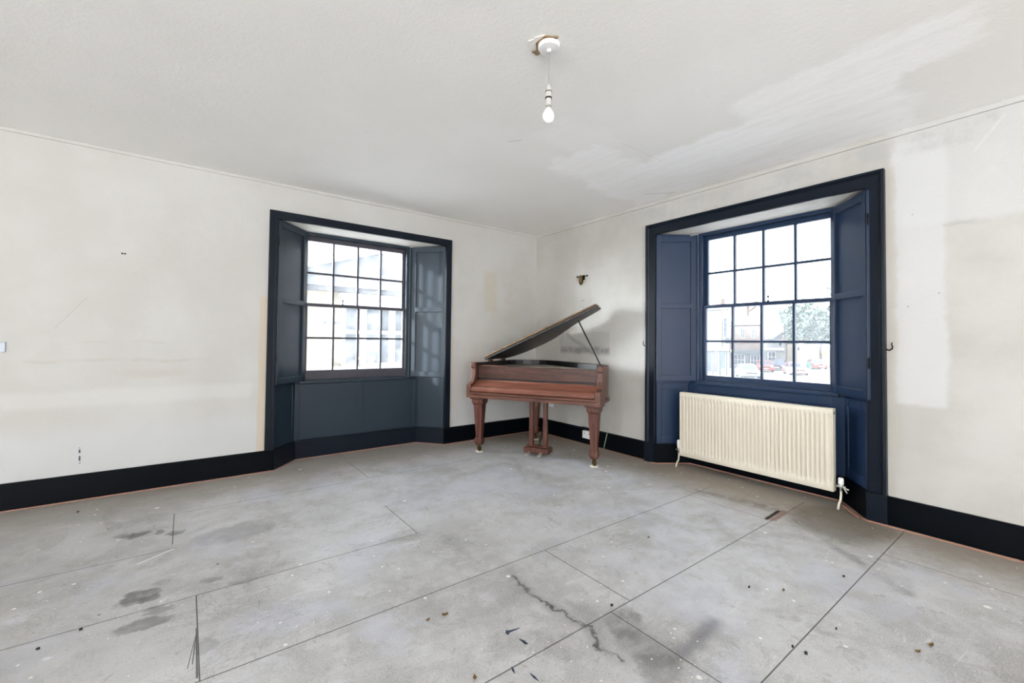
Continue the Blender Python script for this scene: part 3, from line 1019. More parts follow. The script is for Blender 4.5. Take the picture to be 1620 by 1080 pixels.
# key bed, key slip, closed fall, name board
MB().box(-W, W, -0.155, 0.32, 0.612, 0.648).build('key_bed', 'mahogany', piano, 0.004)
MB().box(-W + 0.051, W - 0.051, -0.150, -0.118, 0.651, 0.672).build('key_slip', 'mahogany', piano, 0.003)
fall = [(-0.138, 0.676), (-0.148, 0.690), (-0.148, 0.712), (-0.138, 0.728), (-0.118, 0.738), (-0.080, 0.748), (-0.02, 0.772), (0.008, 0.786), (0.016, 0.800), (0.016, 0.680)]
MB().prism(fall, 'x', -W + 0.052, W - 0.052).build('fall', 'mahogany_lid', piano, 0.003)
MB().box(-W + 0.052, W - 0.052, 0.022, 0.046, 0.816, 0.952).build('name_board', 'mahogany_dark', piano, 0.003)
MB().box(-W + 0.060, W - 0.060, 0.026, 0.20, 0.74, 0.815).build('action', 'ebony', piano)
MB().box(-0.66, -0.36, 0.06, 0.10, 0.93, 0.957).build('desk_rail', 'mahogany_lid', piano, 0.003)
# lid on the long hinge, front flap folded back on top of it
TH = math.radians(24.0)
hinge = (-0.722, 1.005)


def lid_pt(s_, v, h):
    return (hinge[0] + s_ * math.cos(TH) - h * math.sin(TH), v, hinge[1] + s_ * math.sin(TH) + h * math.cos(TH))


lid_out = [(0.0, 0.255), (0.0, 0.80), (0.02, 0.90), (0.07, 0.99), (0.16, 1.06), (0.27, 1.10), (0.38, 1.115), (0.50, 1.105), (0.60, 1.07), (0.70, 1.01), (0.80, 0.93), (0.90, 0.835),
           (1.00, 0.745), (1.10, 0.67), (1.20, 0.612), (1.29, 0.57), (1.37, 0.53), (1.43, 0.485), (1.452, 0.455), (1.452, 0.255)]
m = MB(); m.hull([lid_pt(s_, v, 0.0) for s_, v in lid_out], [lid_pt(s_, v, 0.020) for s_, v in lid_out])
lid = m.build('lid', 'lid_under', piano, 0.003)
m = MB(); m.hull([lid_pt(s_, v, 0.027) for s_, v in ((0.0, 0.25), (0.0, 0.62), (1.40, 0.62), (1.45, 0.40), (1.45, 0.25))], [lid_pt(s_, v, 0.045) for s_, v in ((0.0, 0.25), (0.0, 0.62), (1.40, 0.62), (1.45, 0.40), (1.45, 0.25))])
m.build('lid_flap', 'lid_edge', lid, 0.003)
m = MB(); m.hull([lid_pt(s_, v, 0.0205) for s_, v in ((0.0, 0.27), (0.0, 0.29), (1.44, 0.29), (1.44, 0.27))], [lid_pt(s_, v, 0.0265) for s_, v in ((0.0, 0.27), (0.0, 0.29), (1.44, 0.29), (1.44, 0.27))])
m.build('flap_hinge', 'brass', lid)
for v in (0.36, 0.72):
    m = MB(); m.box(-0.735, -0.70, v, v + 0.07, 0.986, 1.004)
    m.build('lid_hinge', 'brass', piano)
pt = lid_pt(1.165, 0.46, -0.012)
MB().tube([(0.625, 0.415, 0.94), (0.605, 0.42, 0.985), pt], 0.008, 8).build('lid_prop', 'black_plastic', piano, smooth=True)


def piano_leg(u, v):
    m = MB()
    sq = lambda r, z: [(u - r, v - r, z), (u + r, v - r, z), (u + r, v + r, z), (u - r, v + r, z)]

    def oc(r, z, c=0.3):
        k = r * (1 - c)
        return [(u - k, v - r, z), (u + k, v - r, z), (u + r, v - k, z), (u + r, v + k, z), (u + k, v + r, z), (u - k, v + r, z), (u - r, v + k, z), (u - r, v - k, z)]
    m.loft([oc(0.085, 0.612, 0.05), oc(0.085, 0.590, 0.05), oc(0.068, 0.586, 0.05), oc(0.066, 0.545, 0.05), oc(0.058, 0.530, 0.08), oc(0.054, 0.52, 0.15),
            oc(0.034, 0.170, 0.25), oc(0.033, 0.160, 0.25), oc(0.044, 0.145, 0.2), oc(0.044, 0.105, 0.2), oc(0.034, 0.078, 0.25)])
    leg = m.build('leg', 'mahogany_leg', piano, 0.002)
    m = MB()
    m.lathe([(0.016, 0.078), (0.020, 0.070), (0.014, 0.058), (0.012, 0.045)], (u, v, 0), seg=12)
    m.box(u - 0.02, u + 0.02, v - 0.012, v - 0.008, 0.02, 0.055).box(u - 0.02, u + 0.02, v + 0.008, v + 0.012, 0.02, 0.055)
    m.lathe([(0.004, -0.008), (0.021, -0.007), (0.021, 0.007), (0.004, 0.008)], (u + 0.004, v, 0.027), 'y', 14)
    m.build('caster', 'brass', leg)
    m = MB()
    m.lathe([(0.044, 0.0), (0.046, 0.004), (0.043, 0.012), (0.030, 0.010), (0.026, 0.006)], (u, v, 0), seg=20)
    m.build('caster_cup', 'cup', leg)
    return leg


piano_leg(-0.645, 0.0)
piano_leg(0.645, 0.0)
piano_leg(-0.30, 0.84)
MB().box(-0.38, -0.22, 0.76, 0.92, 0.612, 0.70).build('leg_block', 'ebony', piano)
ly = MB()
for s_ in (-1, 1):
    u = s_ * 0.080
    ly.loft([[(u - 0.020, 0.12, 0.612), (u + 0.020, 0.12, 0.612), (u + 0.020, 0.17, 0.612), (u - 0.020, 0.17, 0.612)],
             [(u - 0.022, 0.12, 0.10), (u + 0.022, 0.12, 0.10), (u + 0.022, 0.17, 0.10), (u - 0.022, 0.17, 0.10)]])
ly.box(-0.12, 0.12, 0.11, 0.18, 0.094, 0.104)
ly.loft([[(-0.125, 0.075, 0.094), (0.125, 0.075, 0.094), (0.125, 0.205, 0.094), (-0.125, 0.205, 0.094)], [(-0.14, 0.065, 0.086), (0.14, 0.065, 0.086), (0.14, 0.215, 0.086), (-0.14, 0.215, 0.086)],
         [(-0.14, 0.065, 0.040), (0.14, 0.065, 0.040), (0.14, 0.215, 0.040), (-0.14, 0.215, 0.040)], [(-0.12, 0.085, 0.030), (0.12, 0.085, 0.030), (0.12, 0.195, 0.030), (-0.12, 0.195, 0.030)]])
lyre = ly.build('pedal_lyre', 'mahogany_leg', piano, 0.003)
for u in (-0.075, 0.062):
    m = MB()
    m.loft([[(u - 0.012, 0.07, 0.040), (u + 0.012, 0.07, 0.040), (u + 0.012, 0.07, 0.050), (u - 0.012, 0.07, 0.050)],
            [(u - 0.022, 0.02, 0.034), (u + 0.022, 0.02, 0.034), (u + 0.022, 0.02, 0.044), (u - 0.022, 0.02, 0.044)],
            [(u - 0.020, -0.015, 0.028), (u + 0.020, -0.015, 0.028), (u + 0.020, -0.015, 0.038), (u - 0.020, -0.015, 0.038)],
            [(u - 0.010, -0.028, 0.026), (u + 0.010, -0.028, 0.026), (u + 0.010, -0.028, 0.034), (u - 0.010, -0.028, 0.034)]])
    m.build('pedal', 'pedal', lyre, 0.003)
MB().tube([(0.0, 0.18, 0.09), (0.0, 0.30, 0.30), (0.0, 0.42, 0.65)], 0.007).build('lyre_brace', 'dark_metal', lyre)

# ------------------------------------------------------------------ radiator
RX, RY0, RY1, RZ0, RZ1 = 0.030, -2.178, -3.436, 0.118, 0.738
rad = empty('radiator', (0.06, (RY0 + RY1) / 2, 0.0))
rl = Vector(rad.location)
tag(rad, 'cream ribbed panel radiator with two valves under the right window', 'radiator')
TRAD = lambda x, y, z: tuple(Vector((x, y, z)) - rl)
NF, PER = 38, 8
m = MB(TRAD)
zs = [RZ0, RZ0 + 0.012, RZ0 + 0.045, RZ0 + 0.062, RZ0 + 0.085, (RZ0 + RZ1) / 2, RZ1 - 0.075, RZ1 - 0.052, RZ1 - 0.038, RZ1 - 0.012, RZ1]
env = [0, 0, 0, 0.6, 1, 1, 1, 0.6, 0, 0, 0]
marg = 0.022
ys = [RY0] + [RY0 - marg - (abs(RY1 - RY0) - 2 * marg) * k / (NF * PER) for k in range(NF * PER + 1)] + [RY1]
vs, fs = [], []
for iz, z in enumerate(zs):
    for iy, y in enumerate(ys):
        k = iy - 1
        ph = 0 if iy in (0, len(ys) - 1) else (k % PER) / PER
        c = 0.5 - 0.5 * math.cos(2 * math.pi * ph)
        c = min(1, max(0, (c - 0.2) / 0.45))
        vs.append((RX + (0.017 * (1 - c)) * env[iz] + (0.006 if iz in (0, len(zs) - 1) else 0.0), y, z))
nY = len(ys)
for i in range(len(zs) - 1):
    for j in range(nY - 1):
        fs.append((i * nY + j, i * nY + j + 1, (i + 1) * nY + j + 1, (i + 1) * nY + j))
m.add(vs, fs)
rp = m.build('front_panel', 'radiator', rad)
for p in rp.data.polygons:
    p.use_smooth = True
m = MB(TRAD).box(0.046, 0.090, RY1 + 0.004, RY0 - 0.004, RZ0 + 0.004, RZ1 - 0.022)
m.build('rear_panel', 'radiator', rad, 0.003)
m = MB(TRAD)
gz0, gz1 = RZ1 - 0.014, RZ1 + 0.004
m.box(RX + 0.001, RX + 0.010, RY1, RY0, gz0, gz1).box(0.086, 0.094, RY1, RY0, gz0, gz1)
ns = 78
for k in range(ns + 1):
    y = RY0 - 0.004 - (abs(RY1 - RY0) - 0.008) * k / ns
    m.box(RX + 0.010, 0.086, y - 0.0045, y + 0.0045, gz1 - 0.006, gz1)
m.build('top_grille', 'radiator', rad)
for y0, y1 in ((RY0, RY0 + 0.006), (RY1 - 0.006, RY1)):
    mm = MB(TRAD).box(RX + 0.004, 0.094, y0, y1, RZ0, RZ1 + 0.004)
    sp = mm.build('side_panel', 'radiator', rad, 0.002)
MB(TRAD).box(0.05, 0.07, RY1 - 0.0075, RY1 - 0.005, RZ1 - 0.04, RZ1 - 0.02).build('air_vent', 'dark_metal', rad)
for i, y in enumerate((RY0 + 0.028, RY1 - 0.046)):
    v = MB(TRAD)
    zv = 0.165
    v.lathe([(0.010, -0.03), (0.010, 0.03)], (0.06, y, zv), 'y', 10)
    v.lathe([(0.009, -0.03), (0.010, 0.0), (0.012, 0.02)], (0.06, y, zv), 'z', 12)
    val = v.build('valve', 'steel', rad, smooth=True)
    h = MB(TRAD)
    if i == 0:
        h.lathe([(0.012, 0.018), (0.017, 0.022), (0.019, 0.05), (0.019, 0.085), (0.014, 0.098)], (0.06, y, zv), 'z', 14)
    else:
        h.lathe([(0.016, 0.014), (0.018, 0.02), (0.018, 0.055), (0.013, 0.066)], (0.06, y, zv), 'z', 14)
    h.build('valve_cap', 'white_plastic', val, smooth=True)
    if i == 1:
        t = MB(TRAD)
        t.tube([(0.06, y, zv), (0.045, y - 0.03, zv - 0.004), (0.035, y - 0.055, zv - 0.008)], 0.007)
        t.tube([(0.05, y - 0.02, zv - 0.004), (0.035, y - 0.045, zv - 0.035)], 0.006)
        t.build('drain_cock', 'steel', val, smooth=True)
    p = MB(TRAD)
    p.tube([(0.06, y, zv - 0.02), (0.06, y, zv - 0.06), (0.055, y + 0.002, zv - 0.10), (0.035, y + 0.006, 0.04), (0.02, y + 0.008, 0.0)], 0.008)
    p.build('tail_pipe', 'radiator', rad, smooth=True)

# ------------------------------------------------------------------ ceiling pendant
PX, PY = -2.485, -3.005
pen = empty('pendant_light', (PX, PY, H))
tag(pen, 'bare white bulb on a grey flex hanging from the ceiling rose', 'ceiling light')
MB().lathe([(0.054, 0.0), (0.054, -0.020), (0.051, -0.026), (0.012, -0.030), (0.006, -0.040)], (0, 0, 0), seg=32).build('ceiling_rose', 'white_plastic', pen, 0.001)
MB().tube([(0, 0, -0.038), (0.001, 0, -0.09), (-0.001, 0.001, -0.15), (0, 0, -0.205)], 0.0036).build('flex', 'cable_grey', pen, smooth=True)
hold = MB().lathe([(0.006, -0.200), (0.011, -0.212), (0.016, -0.238), (0.0165, -0.272), (0.0155, -0.274), (0.0145, -0.284), (0.0145, -0.300), (0.016, -0.303), (0.016, -0.310)], (0, 0, 0), seg=20).build('lamp_holder', 'holder_plastic', pen, smooth=True)
MB().lathe([(0.0172, -0.238), (0.0172, -0.242)], (0, 0, 0), seg=20).build('dark_ring', 'black_plastic', hold)
MB().lathe([(0.0172, -0.268), (0.0172, -0.276)], (0, 0, 0), seg=20).build('dark_ring', 'black_plastic', hold)
bulb = MB().lathe([(0.0135, -0.322), (0.017, -0.330), (0.025, -0.342), (0.0295, -0.357), (0.0295, -0.368), (0.026, -0.381), (0.018, -0.391), (0.008, -0.396), (0.001, -0.397)], (0, 0, 0), seg=24)
MB().lathe([(0.0125, -0.304), (0.0125, -0.318), (0.0138, -0.323)], (0, 0, 0), seg=20).build('bulb_cap', 'bulb_cap', pen, smooth=True)
bulb.build('bulb', 'white_plastic', pen, smooth=True)
random.seed(5)
pts = []
for k in range(22):
    a = 2 * math.pi * k / 22
    r = 0.062 + random.uniform(-0.008, 0.012)
    pts.append((PX - 0.028 + r * math.cos(a), PY + 0.022 + r * math.sin(a)))
hole = MB().prism(pts, 'z', H - 0.004, H + 0.002)
tag(hole.build('ceiling_patch', 'plaster', loc=(PX, PY, H)), 'rough round plaster patch on the ceiling around the lamp rose', 'plaster patch')
patch = bpy.data.objects['ceiling_patch']
for (a0, a1, r0, r1) in ((2.0, 4.7, .055, .066), (1.5, 1.95, .066, .092)):
    brk = MB()
    lp0, lp1 = [], []
    for k in range(9):
        a = a0 + (a1 - a0) * k / 8
        lp0.append((r0 * math.cos(a), r0 * math.sin(a)))
        rr = r1 + random.uniform(-.004, .006)
        lp1.append((rr * math.cos(a), rr * math.sin(a)))
    brk.prism(lp0 + lp1[::-1], 'z', -0.007, -0.003)
    brk.build('plaster_crust', 'rust_plaster', patch)

# ------------------------------------------------------------------ small fittings on the walls
lampb = empty('wall_light_bracket', (0.0, -0.887, 1.99))
tag(lampb, 'small dark brass stub of a wall light above the piano', 'wall light')
m = MB()
m.lathe([(0.001, -0.065), (0.014, -0.056), (0.024, -0.035), (0.028, 0.0), (0.028, 0.05), (0.030, 0.052)], (-0.034, 0, 0), 'z', 16)
m.box(-0.034, 0.0, -0.010, 0.010, 0.005, 0.045)
m.build('cup', 'brass', lampb, 0.001)
MB().box(-0.006, 0.0, -0.035, 0.035, 0.0, 0.06).build('back_plate', 'dark_metal', lampb, 0.002)
for s_ in (-1, 1):
    m = MB().tube([(-0.012, s_ * 0.028, 0.042), (-0.012, s_ * 0.075, 0.047)], 0.004)
    m.lathe([(0.004, 0.070 * s_), (0.009, 0.076 * s_), (0.009, 0.088 * s_), (0.002, 0.092 * s_)], (-0.012, 0, 0.047), 'y', 10)
    m.build('fixing_screw', 'dark_metal', lampb)

for y, sgn, lab in ((-3.767, -1, 'small black hook on the outer edge of the window surround, far side from the piano'), (-1.822, 1, 'small dark hook on the window surround edge nearer the piano')):
    m = MB()
    m.tube([(0, 0, 0), (0, sgn * 0.018, -0.006), (-0.003, sgn * 0.032, 0.004), (-0.004, sgn * 0.036, 0.022), (-0.004, sgn * 0.030, 0.034), (-0.004, sgn * 0.034, 0.050)], [0.005, 0.005, 0.005, 0.0045, 0.004, 0.003])
    o = m.build('curtain_hook', 'dark_metal', smooth=True)
    o.location = (-0.022, y, 1.20)
    tag(o, lab, 'hook')

sock = empty('surface_socket', (-0.022, -1.035, 0.127))
tag(sock, 'white surface mounted socket box on the dark skirting behind the piano leg', 'socket')
MB().box(-0.038, 0.0, -0.072, 0.072, -0.043, 0.043).build('back_box', 'white_plastic', sock, 0.003)
MB().box(-0.047, -0.038, -0.073, 0.073, -0.044, 0.044).build('face_plate', 'white_plastic', sock, 0.003)
for yy in (-0.035, 0.035):
    MB().box(-0.0485, -0.047, yy - 0.004, yy + 0.004, 0.010, 0.022).build('slot', 'black_plastic', sock)
    MB().box(-0.051, -0.047, yy * 0.55 - 0.006, yy * 0.55 + 0.006, 0.026, 0.038).build('rocker', 'white_plastic', sock, 0.001)
plate = empty('blanking_plate', (0.0, -0.332, 0.41))
tag(plate, 'pale square cover plate low on the wall behind the pedals', 'wall plate')
MB().box(-0.009, 0, -0.045, 0.045, -0.045, 0.045).build('cover', 'white_plastic', plate, 0.003)
for yy in (-0.03, 0.03):
    MB().lathe([(0.004, -0.0105), (0.004, -0.008)], (0, yy, 0), 'x', 8).build('screw', 'steel', plate)
m = MB().tube([(-0.024, -0.88, 0.196), (-0.028, -0.93, 0.200), (-0.030, -0.98, 0.197), (-0.030, -1.03, 0.202), (-0.026, -1.09, 0.198), (-0.026, -1.16, 0.200)], 0.004)
m.tube([(-0.014, -0.90, 0.196), (-0.016, -0.96, 0.204), (-0.020, -1.05, 0.199), (-0.030, -1.075, 0.185), (-0.040, -1.07, 0.172)], 0.004)
tag(m.build('cable', 'black_plastic', smooth=True, loc=(-0.025, -1.0, 0.195)), 'loose black cable lying along the skirting top above the socket', 'cable')
m = MB().tube([(-0.026, -1.306, 0.190), (-0.028, -1.295, 0.14), (-0.028, -1.275, 0.07), (-0.030, -1.262, 0.012)], 0.0045)
tag(m.build('earth_wire', 'green', smooth=True, loc=(-0.027, -1.28, 0.0)), 'pale green wire running down the dark skirting right of the piano', 'wire')
m = MB().box(-4.978, -4.892, -0.010, 0, 1.112, 1.186)
sw = m.build('light_switch', 'grey_plastic', bevel=0.004, loc=(-4.935, 0, 1.149))
tag(sw, 'grey metal light switch plate at the left edge of the wall', 'switch')
k = MB().box(-0.010, 0.010, -0.015, -0.010, -0.014, 0.014).build('rocker', 'white_plastic', sw, 0.001)

# ------------------------------------------------------------------ litter on the floor
random.seed(11)


def leaf_mesh(size, curl):
    m = MB()
    n = 6
    top, bot = [], []
    for i in range(n + 1):
        t = i / n
        wv = size * 0.36 * math.sin(math.pi * min(1, t * 0.95 + 0.03)) * (1 - 0.3 * t)
        xx = size * (t - 0.5)
        zz = 0.002 + curl * (2 * t - 1) ** 2
        top.append([(xx, -wv, zz + curl * 0.8), (xx, 0, zz), (xx, wv, zz + curl * 0.9)])
    vs = [p for r in top for p in r] + [(p[0], p[1], p[2] + 0.0012) for r in top for p in r]
    fs = []
    N3 = 3 * (n + 1)
    for i in range(n):
        for j in range(2):
            a = i * 3 + j
            fs.append((a, a + 1, a + 4, a + 3))
            fs.append((N3 + a, N3 + a + 3, N3 + a + 4, N3 + a + 1))
    m.add(vs, fs)
    return m


leaves = [(-2.935, -2.848, 'curled brown leaf alone in the middle of the floor, the larger of the pair there', 0.045),
          (-3.012, -2.835, 'small dark curled leaf close to the larger brown leaf mid floor', 0.034),
          (-1.521, -4.169, 'brown leaf scrap at lower right, the nearer of two close together', 0.034),
          (-1.428, -4.193, 'brown leaf scrap at lower right, the farther of two close together', 0.040),
          (-1.537, -2.923, 'tan leaf scrap on the floor between the piano and the long board joint', 0.030),
          (-1.486, -3.671, 'small tan leaf scrap on the pale floor in front of the radiator', 0.030),
          (-3.02, -3.231, 'dark shrivelled leaf at the bottom edge of the photo', 0.036)]
for x, y, lab, sz in leaves:
    o = leaf_mesh(sz * 0.62, sz * 0.14).build('dry_leaf', 'leaf')
    o.location = (x, y, 0.0)
    o.rotation_euler.z = random.uniform(0, 6)
    tag(o, lab, 'leaf', 'dry leaves on the floor')
crumbs = [(-1.592, -3.553), (-1.617, -3.925), (-1.893, -3.856), (-1.894, -3.903), (-4.207, -2.029), (-4.319, -2.089), (-4.458, -0.323), (-2.273, -3.241), (-1.077, -3.806)]
clab = ['dark crumb in front of the radiator, beside the tan leaf scrap', 'dark crumb on the floor just beyond the long joint at lower right', 'dark crumb at lower right, farther of two near the joint', 'dark crumb at lower right, nearer of two near the joint',
        'black flake on the grey floor below the round stain at left', 'black sliver beside the white paint disc at lower left', 'dark crumb near the skirting of the left wall', 'dark crumb above the sheet corner in the centre foreground', 'dark crumb beside the joint at the right']
for (x, y), lab in zip(crumbs, clab):
    m = MB()
    r = random.uniform(0.0045, 0.008)
    m.loft([[(r * math.cos(a) * random.uniform(.7, 1.3), r * 0.7 * math.sin(a) * random.uniform(.7, 1.3), z) for a in [2 * math.pi * k / 7 for k in range(7)]] for z in (0.0, 0.004, 0.007)])
    o = m.build('floor_crumb', 'crumb')
    o.location = (x, y, 0)
    tag(o, lab, 'crumb', 'dark crumbs on the floor')
shapes = [[(-0.03, 0.0), (-0.015, -0.02), (0.0, -0.002), (0.085, 0.005), (0.0, 0.016), (-0.012, 0.03)], [(-0.04, 0.0), (0.02, -0.012), (0.035, 0.004), (0.0, 0.012)], [(-0.035, 0.0), (0.0, -0.008), (0.03, 0.0), (0.0, 0.006)], [(-0.04, 0.002), (0.0, -0.006), (0.04, 0.0), (0.0, 0.008)]]
fl = [(-2.768, -3.105, 0.75, 'navy paint flake with a long tail on the floor in the foreground'), (-2.756, -3.185, -0.5, 'navy paint flake just in front of the tailed flake'), (-2.882, -3.281, -1.0, 'thin navy flake lying across a board joint at the bottom'), (-2.841, -3.353, -0.6, 'thin navy flake nearest the bottom edge')]
for (x, y, rz, lab), sh_ in zip(fl, shapes):
    o = MB().prism([(p[0] * 0.62, p[1] * 0.62) for p in sh_], 'z', 0.0, 0.002).build('paint_flake', 'flake')
    o.location = (x, y, 0)
    o.rotation_euler.z = rz - 0.9
    tag(o, lab, 'paint flake', 'navy paint flakes')

# ------------------------------------------------------------------ outdoors: street level
G = -2.3
tag(MB().box(-60, 160, -90, 120, G - 0.3, G).build('ground', 'road'), kind='structure')
# wall of this house below the room, so that it stands on the street
m = MB().box(XB - 0.2, WT, YB - 0.2, WT, G, -0.12)
tag(m.build('trim_9', 'white_render'), kind='structure')
m = MB().box(-2.95, -1.74, WT, WT + 0.16, 0.70, 0.765)
tag(m.build('trim_10', 'lead'), kind='structure')


def house_window(root, loc, X, y0, y1, z0, z1, nx=2, nz=2, frame='white_wood', face='x'):
    """a sash window on a wall facing -x (face x) or -y (face y); loc = root location"""
    def mk():
        if face == 'x':
            return MB(lambda a, d, z: tuple(Vector((X - d, a, z)) - loc))
        return MB(lambda a, d, z: tuple(Vector((a, X - d, z)) - loc))
    t = min(0.09, (y1 - y0) * 0.09)
    m = mk()
    m.box(y0, y0 + t, 0, 0.08, z0, z1).box(y1 - t, y1, 0, 0.08, z0, z1).box(y0 + t, y1 - t, 0, 0.08, z0, z0 + t).box(y0 + t, y1 - t, 0, 0.08, z1 - t, z1)
    for k in range(1, nx):
        a = y0 + (y1 - y0) * k / nx
        m.box(a - t * 0.35, a + t * 0.35, 0.01, 0.07, z0 + t, z1 - t)
    for k in range(1, nz):
        z = z0 + (z1 - z0) * k / nz
        m.box(y0 + t, y1 - t, 0.012, 0.068, z - t * 0.35, z + t * 0.35)
    w_ = m.build('window', frame, root)
    mk().box(y0 + t * 0.5, y1 - t * 0.5, 0.0, 0.03, z0 + t * 0.5, z1 - t * 0.5).build('glazing', 'dark_glass', w_)


def house(name, X, y0, y1, ztop, depth, wall, label, base=(None)):
    loc = Vector((X, (y0 + y1) / 2, G))
    r = empty(name, loc)
    MB(lambda x, y, z: tuple(Vector((x, y, z)) - loc)).box(X, X + depth, y0, y1, G, ztop).build('wall', wall, r)
    tag(r, label, 'house')
    return r, loc, (lambda x, y, z: tuple(Vector((x, y, z)) - loc))


# ---- the house across the narrow side street, seen through the left window
yF = 9.0
loc = Vector((2.0, yF, G))
oh = empty('cream_house', loc)
tag(oh, 'cream house with a big white window and slate roof outside the left window', 'house')
TO = lambda x, y, z: tuple(Vector((x, y, z)) - loc)
MB(TO).box(-2.6, 8.0, yF, yF + 8, G, 2.70).build('wall', 'cream_render', oh)
MB(TO).box(-2.7, 8.1, yF - 0.22, yF, 2.66, 2.80).build('eaves', 'slate', oh)
m = MB(TO)
m.loft([[(-2.8, yF - 0.3, 2.80), (8.2, yF - 0.3, 2.80), (8.2, yF + 8.2, 2.80), (-2.8, yF + 8.2, 2.80)], [(2.05, yF + 3.0, 4.62), (8.2, yF + 4.0, 4.62), (8.2, yF + 5.0, 4.62), (2.05, yF + 3.4, 4.62)]])
m.build('roof', 'slate', oh)
m = MB(TO)
m.tube([(-2.8, yF - 0.3, 2.84), (2.05, yF + 3.0, 4.66)], 0.09, 6)
m.tube([(2.05, yF + 3.1, 4.66), (8.2, yF + 4.1, 4.66)], 0.09, 6)
m.build('ridge', 'lead', oh)
m = MB(TO)
m.loft([[(3.3, yF - 0.2, 2.82), (8.2, yF - 0.2, 2.82), (8.2, yF + 2.2, 3.9), (4.4, yF + 2.2, 3.9)], [(3.3, yF - 0.2, 2.86), (8.2, yF - 0.2, 2.86), (8.2, yF + 2.2, 3.98), (4.4, yF + 2.2, 3.98)]])
m.build('lower_roof', 'slate', oh)
# wide bay: entablature, mullioned window, ledge
MB(TO).box(-0.22, 3.6, yF - 0.35, yF, 2.50, 2.62).build('cornice', 'lead', oh)
MB(TO).box(-0.15, 3.5, yF - 0.25, yF, 2.28, 2.50).build('frieze', 'white_wood', oh)
bay = MB(TO)
x0b, x1b, zb0, zb1 = -0.12, 3.3, 0.42, 2.28
for a, wd in ((x0b, 0.10), (0.42, 0.20), (1.35, 0.20), (2.25, 0.20), (x1b - 0.1, 0.10)):
    bay.box(a, a + wd, yF - 0.12, yF, zb0, zb1)
bay.box(x0b, x1b, yF - 0.10, yF, 1.40, 1.52)
bay.box(x0b, x1b, yF - 0.10, yF, zb0, zb0 + 0.08)
bw = bay.build('window', 'white_wood', oh)
MB(TO).box(x0b, x1b, yF - 0.02, yF - 0.005, zb0, zb1).build('glazing', 'dark_glass', bw)
MB(TO).box(-0.40, 3.6, yF - 0.40, yF, 0.30, 0.42).build('ledge', 'lead', oh)
MB(TO).box(-0.62, -0.18, yF - 0.05, yF, 1.70, 1.76).build('vent', 'slate', oh)
for k, (x, s_) in enumerate(((-0.12, 0.10), (0.45, 0.14), (0.75, 0.10))):
    q = MB().lathe([(0.05, 0), (0.07, 0.12), (0.072, 0.14)], (0, 0, 0), seg=10)
    q.lathe([(0.05, 0.14), (s_, 0.2), (s_ * 0.8, 0.28), (0.02, 0.33)], (0, 0, 0), seg=9)
    o = q.build('flower_pot', 'bark')
    o.location = (x, yF - 0.27, 0.42)
    tag(o, ['plant pot at the left end of the cream house ledge', 'largest plant pot on the cream house ledge', 'plant pot right of the largest one on the cream house ledge'][k], 'plant pot', 'pots on the house ledge')

tag(MB().box(-7, 2.0, 24, 76, G, 16).build('shade_block', 'brick'), kind='structure')  # unseen block added to shade the street from the sky glow

# ---- the market street through the right window
def plan_house(name, pts, ztop, wall, label):
    loc = Vector((pts[0][0], pts[0][1], G))
    r = empty(name, loc)
    T_ = lambda x, y, z: tuple(Vector((x, y, z)) - loc)
    MB(T_).prism(pts, 'z', G, ztop).build('wall', wall, r)
    tag(r, label, 'house')
    return r, loc, T_


# tall white building with a cream bay at the left; its end wall follows the bend of the street
r, lc, T_ = plan_house('white_shop_house', [(44, 18.8), (52, 23.0), (52, 32), (44, 32)], 5.25, 'white_render', 'tall white shop house with a cream strip at the left of the street view')
MB(T_).box(43.6, 44, 19.46, 20.73, 0.72, 4.76).build('cream_bay', 'cream_render', r)
MB(T_).box(43.7, 44, 18.75, 32, 5.05, 5.35).build('cornice', 'white_wood', r)
MB(T_).box(46, 47, 20.7, 21.4, 5.25, 6.5).build('chimney', 'tile_roof', r)
MB(T_).box(43.5, 44, 18.8, 32, 0.45, 0.72).build('shop_fascia', 'white_wood', r)
for a in (19.0, 19.75, 20.55, 21.3, 22.3):
    MB(T_).box(43.85, 44, a, a + 0.12, G, 0.45).build('shop_pilaster', 'shop_dark', r)
house_window(r, lc, 44, 19.15, 19.70, G + 0.7, 0.3, 1, 2, 'shop_dark')
house_window(r, lc, 44, 20.0, 20.5, G + 0.2, 0.3, 2, 2, 'white_wood')
house_window(r, lc, 44, 20.85, 21.25, G + 0.3, 0.3, 1, 2, 'shop_dark')
house_window(r, lc, 44, 18.92, 19.36, 1.9, 4.1, 1, 2)
MB(T_).box(43.0, 44, 18.70, 18.78, 1.2, 1.9).build('hanging_sign', 'shop_dark', r)
# brick shop
r, lc, T_ = plan_house('brick_shop', [(58, 21.2), (64, 24.0), (64, 25.6), (58, 25.6)], 3.85, 'brick', 'brown brick shop with grey roof and two white windows in the street')
m = MB(T_)
m.loft([[(57.7, 21.0, 3.8), (64.2, 24.0, 3.8), (64.2, 25.8, 3.8), (57.7, 25.8, 3.8)], [(61.0, 22.6, 5.35), (61.4, 22.8, 5.35), (61.4, 25.8, 5.35), (61.0, 25.8, 5.35)]])
m.build('roof', 'slate', r)
MB(T_).box(60.7, 61.6, 24.4, 25.2, 5.0, 6.8).build('chimney', 'tile_roof', r)
house_window(r, lc, 58, 23.42, 23.95, 2.0, 3.35)
house_window(r, lc, 58, 22.05, 22.50, 2.0, 3.25)
MB(T_).box(57.6, 58, 21.3, 25.5, -0.20, 0.32).build('shop_fascia', 'shop_dark', r)
house_window(r, lc, 58, 23.4, 24.9, G + 0.5, -0.25, 3, 2, 'white_wood')
house_window(r, lc, 58, 21.4, 22.7, G + 0.5, -0.25, 3, 2, 'white_wood')
MB(T_).box(57.9, 58, 22.8, 23.3, G, -0.25).build('door', 'shop_dark', r)
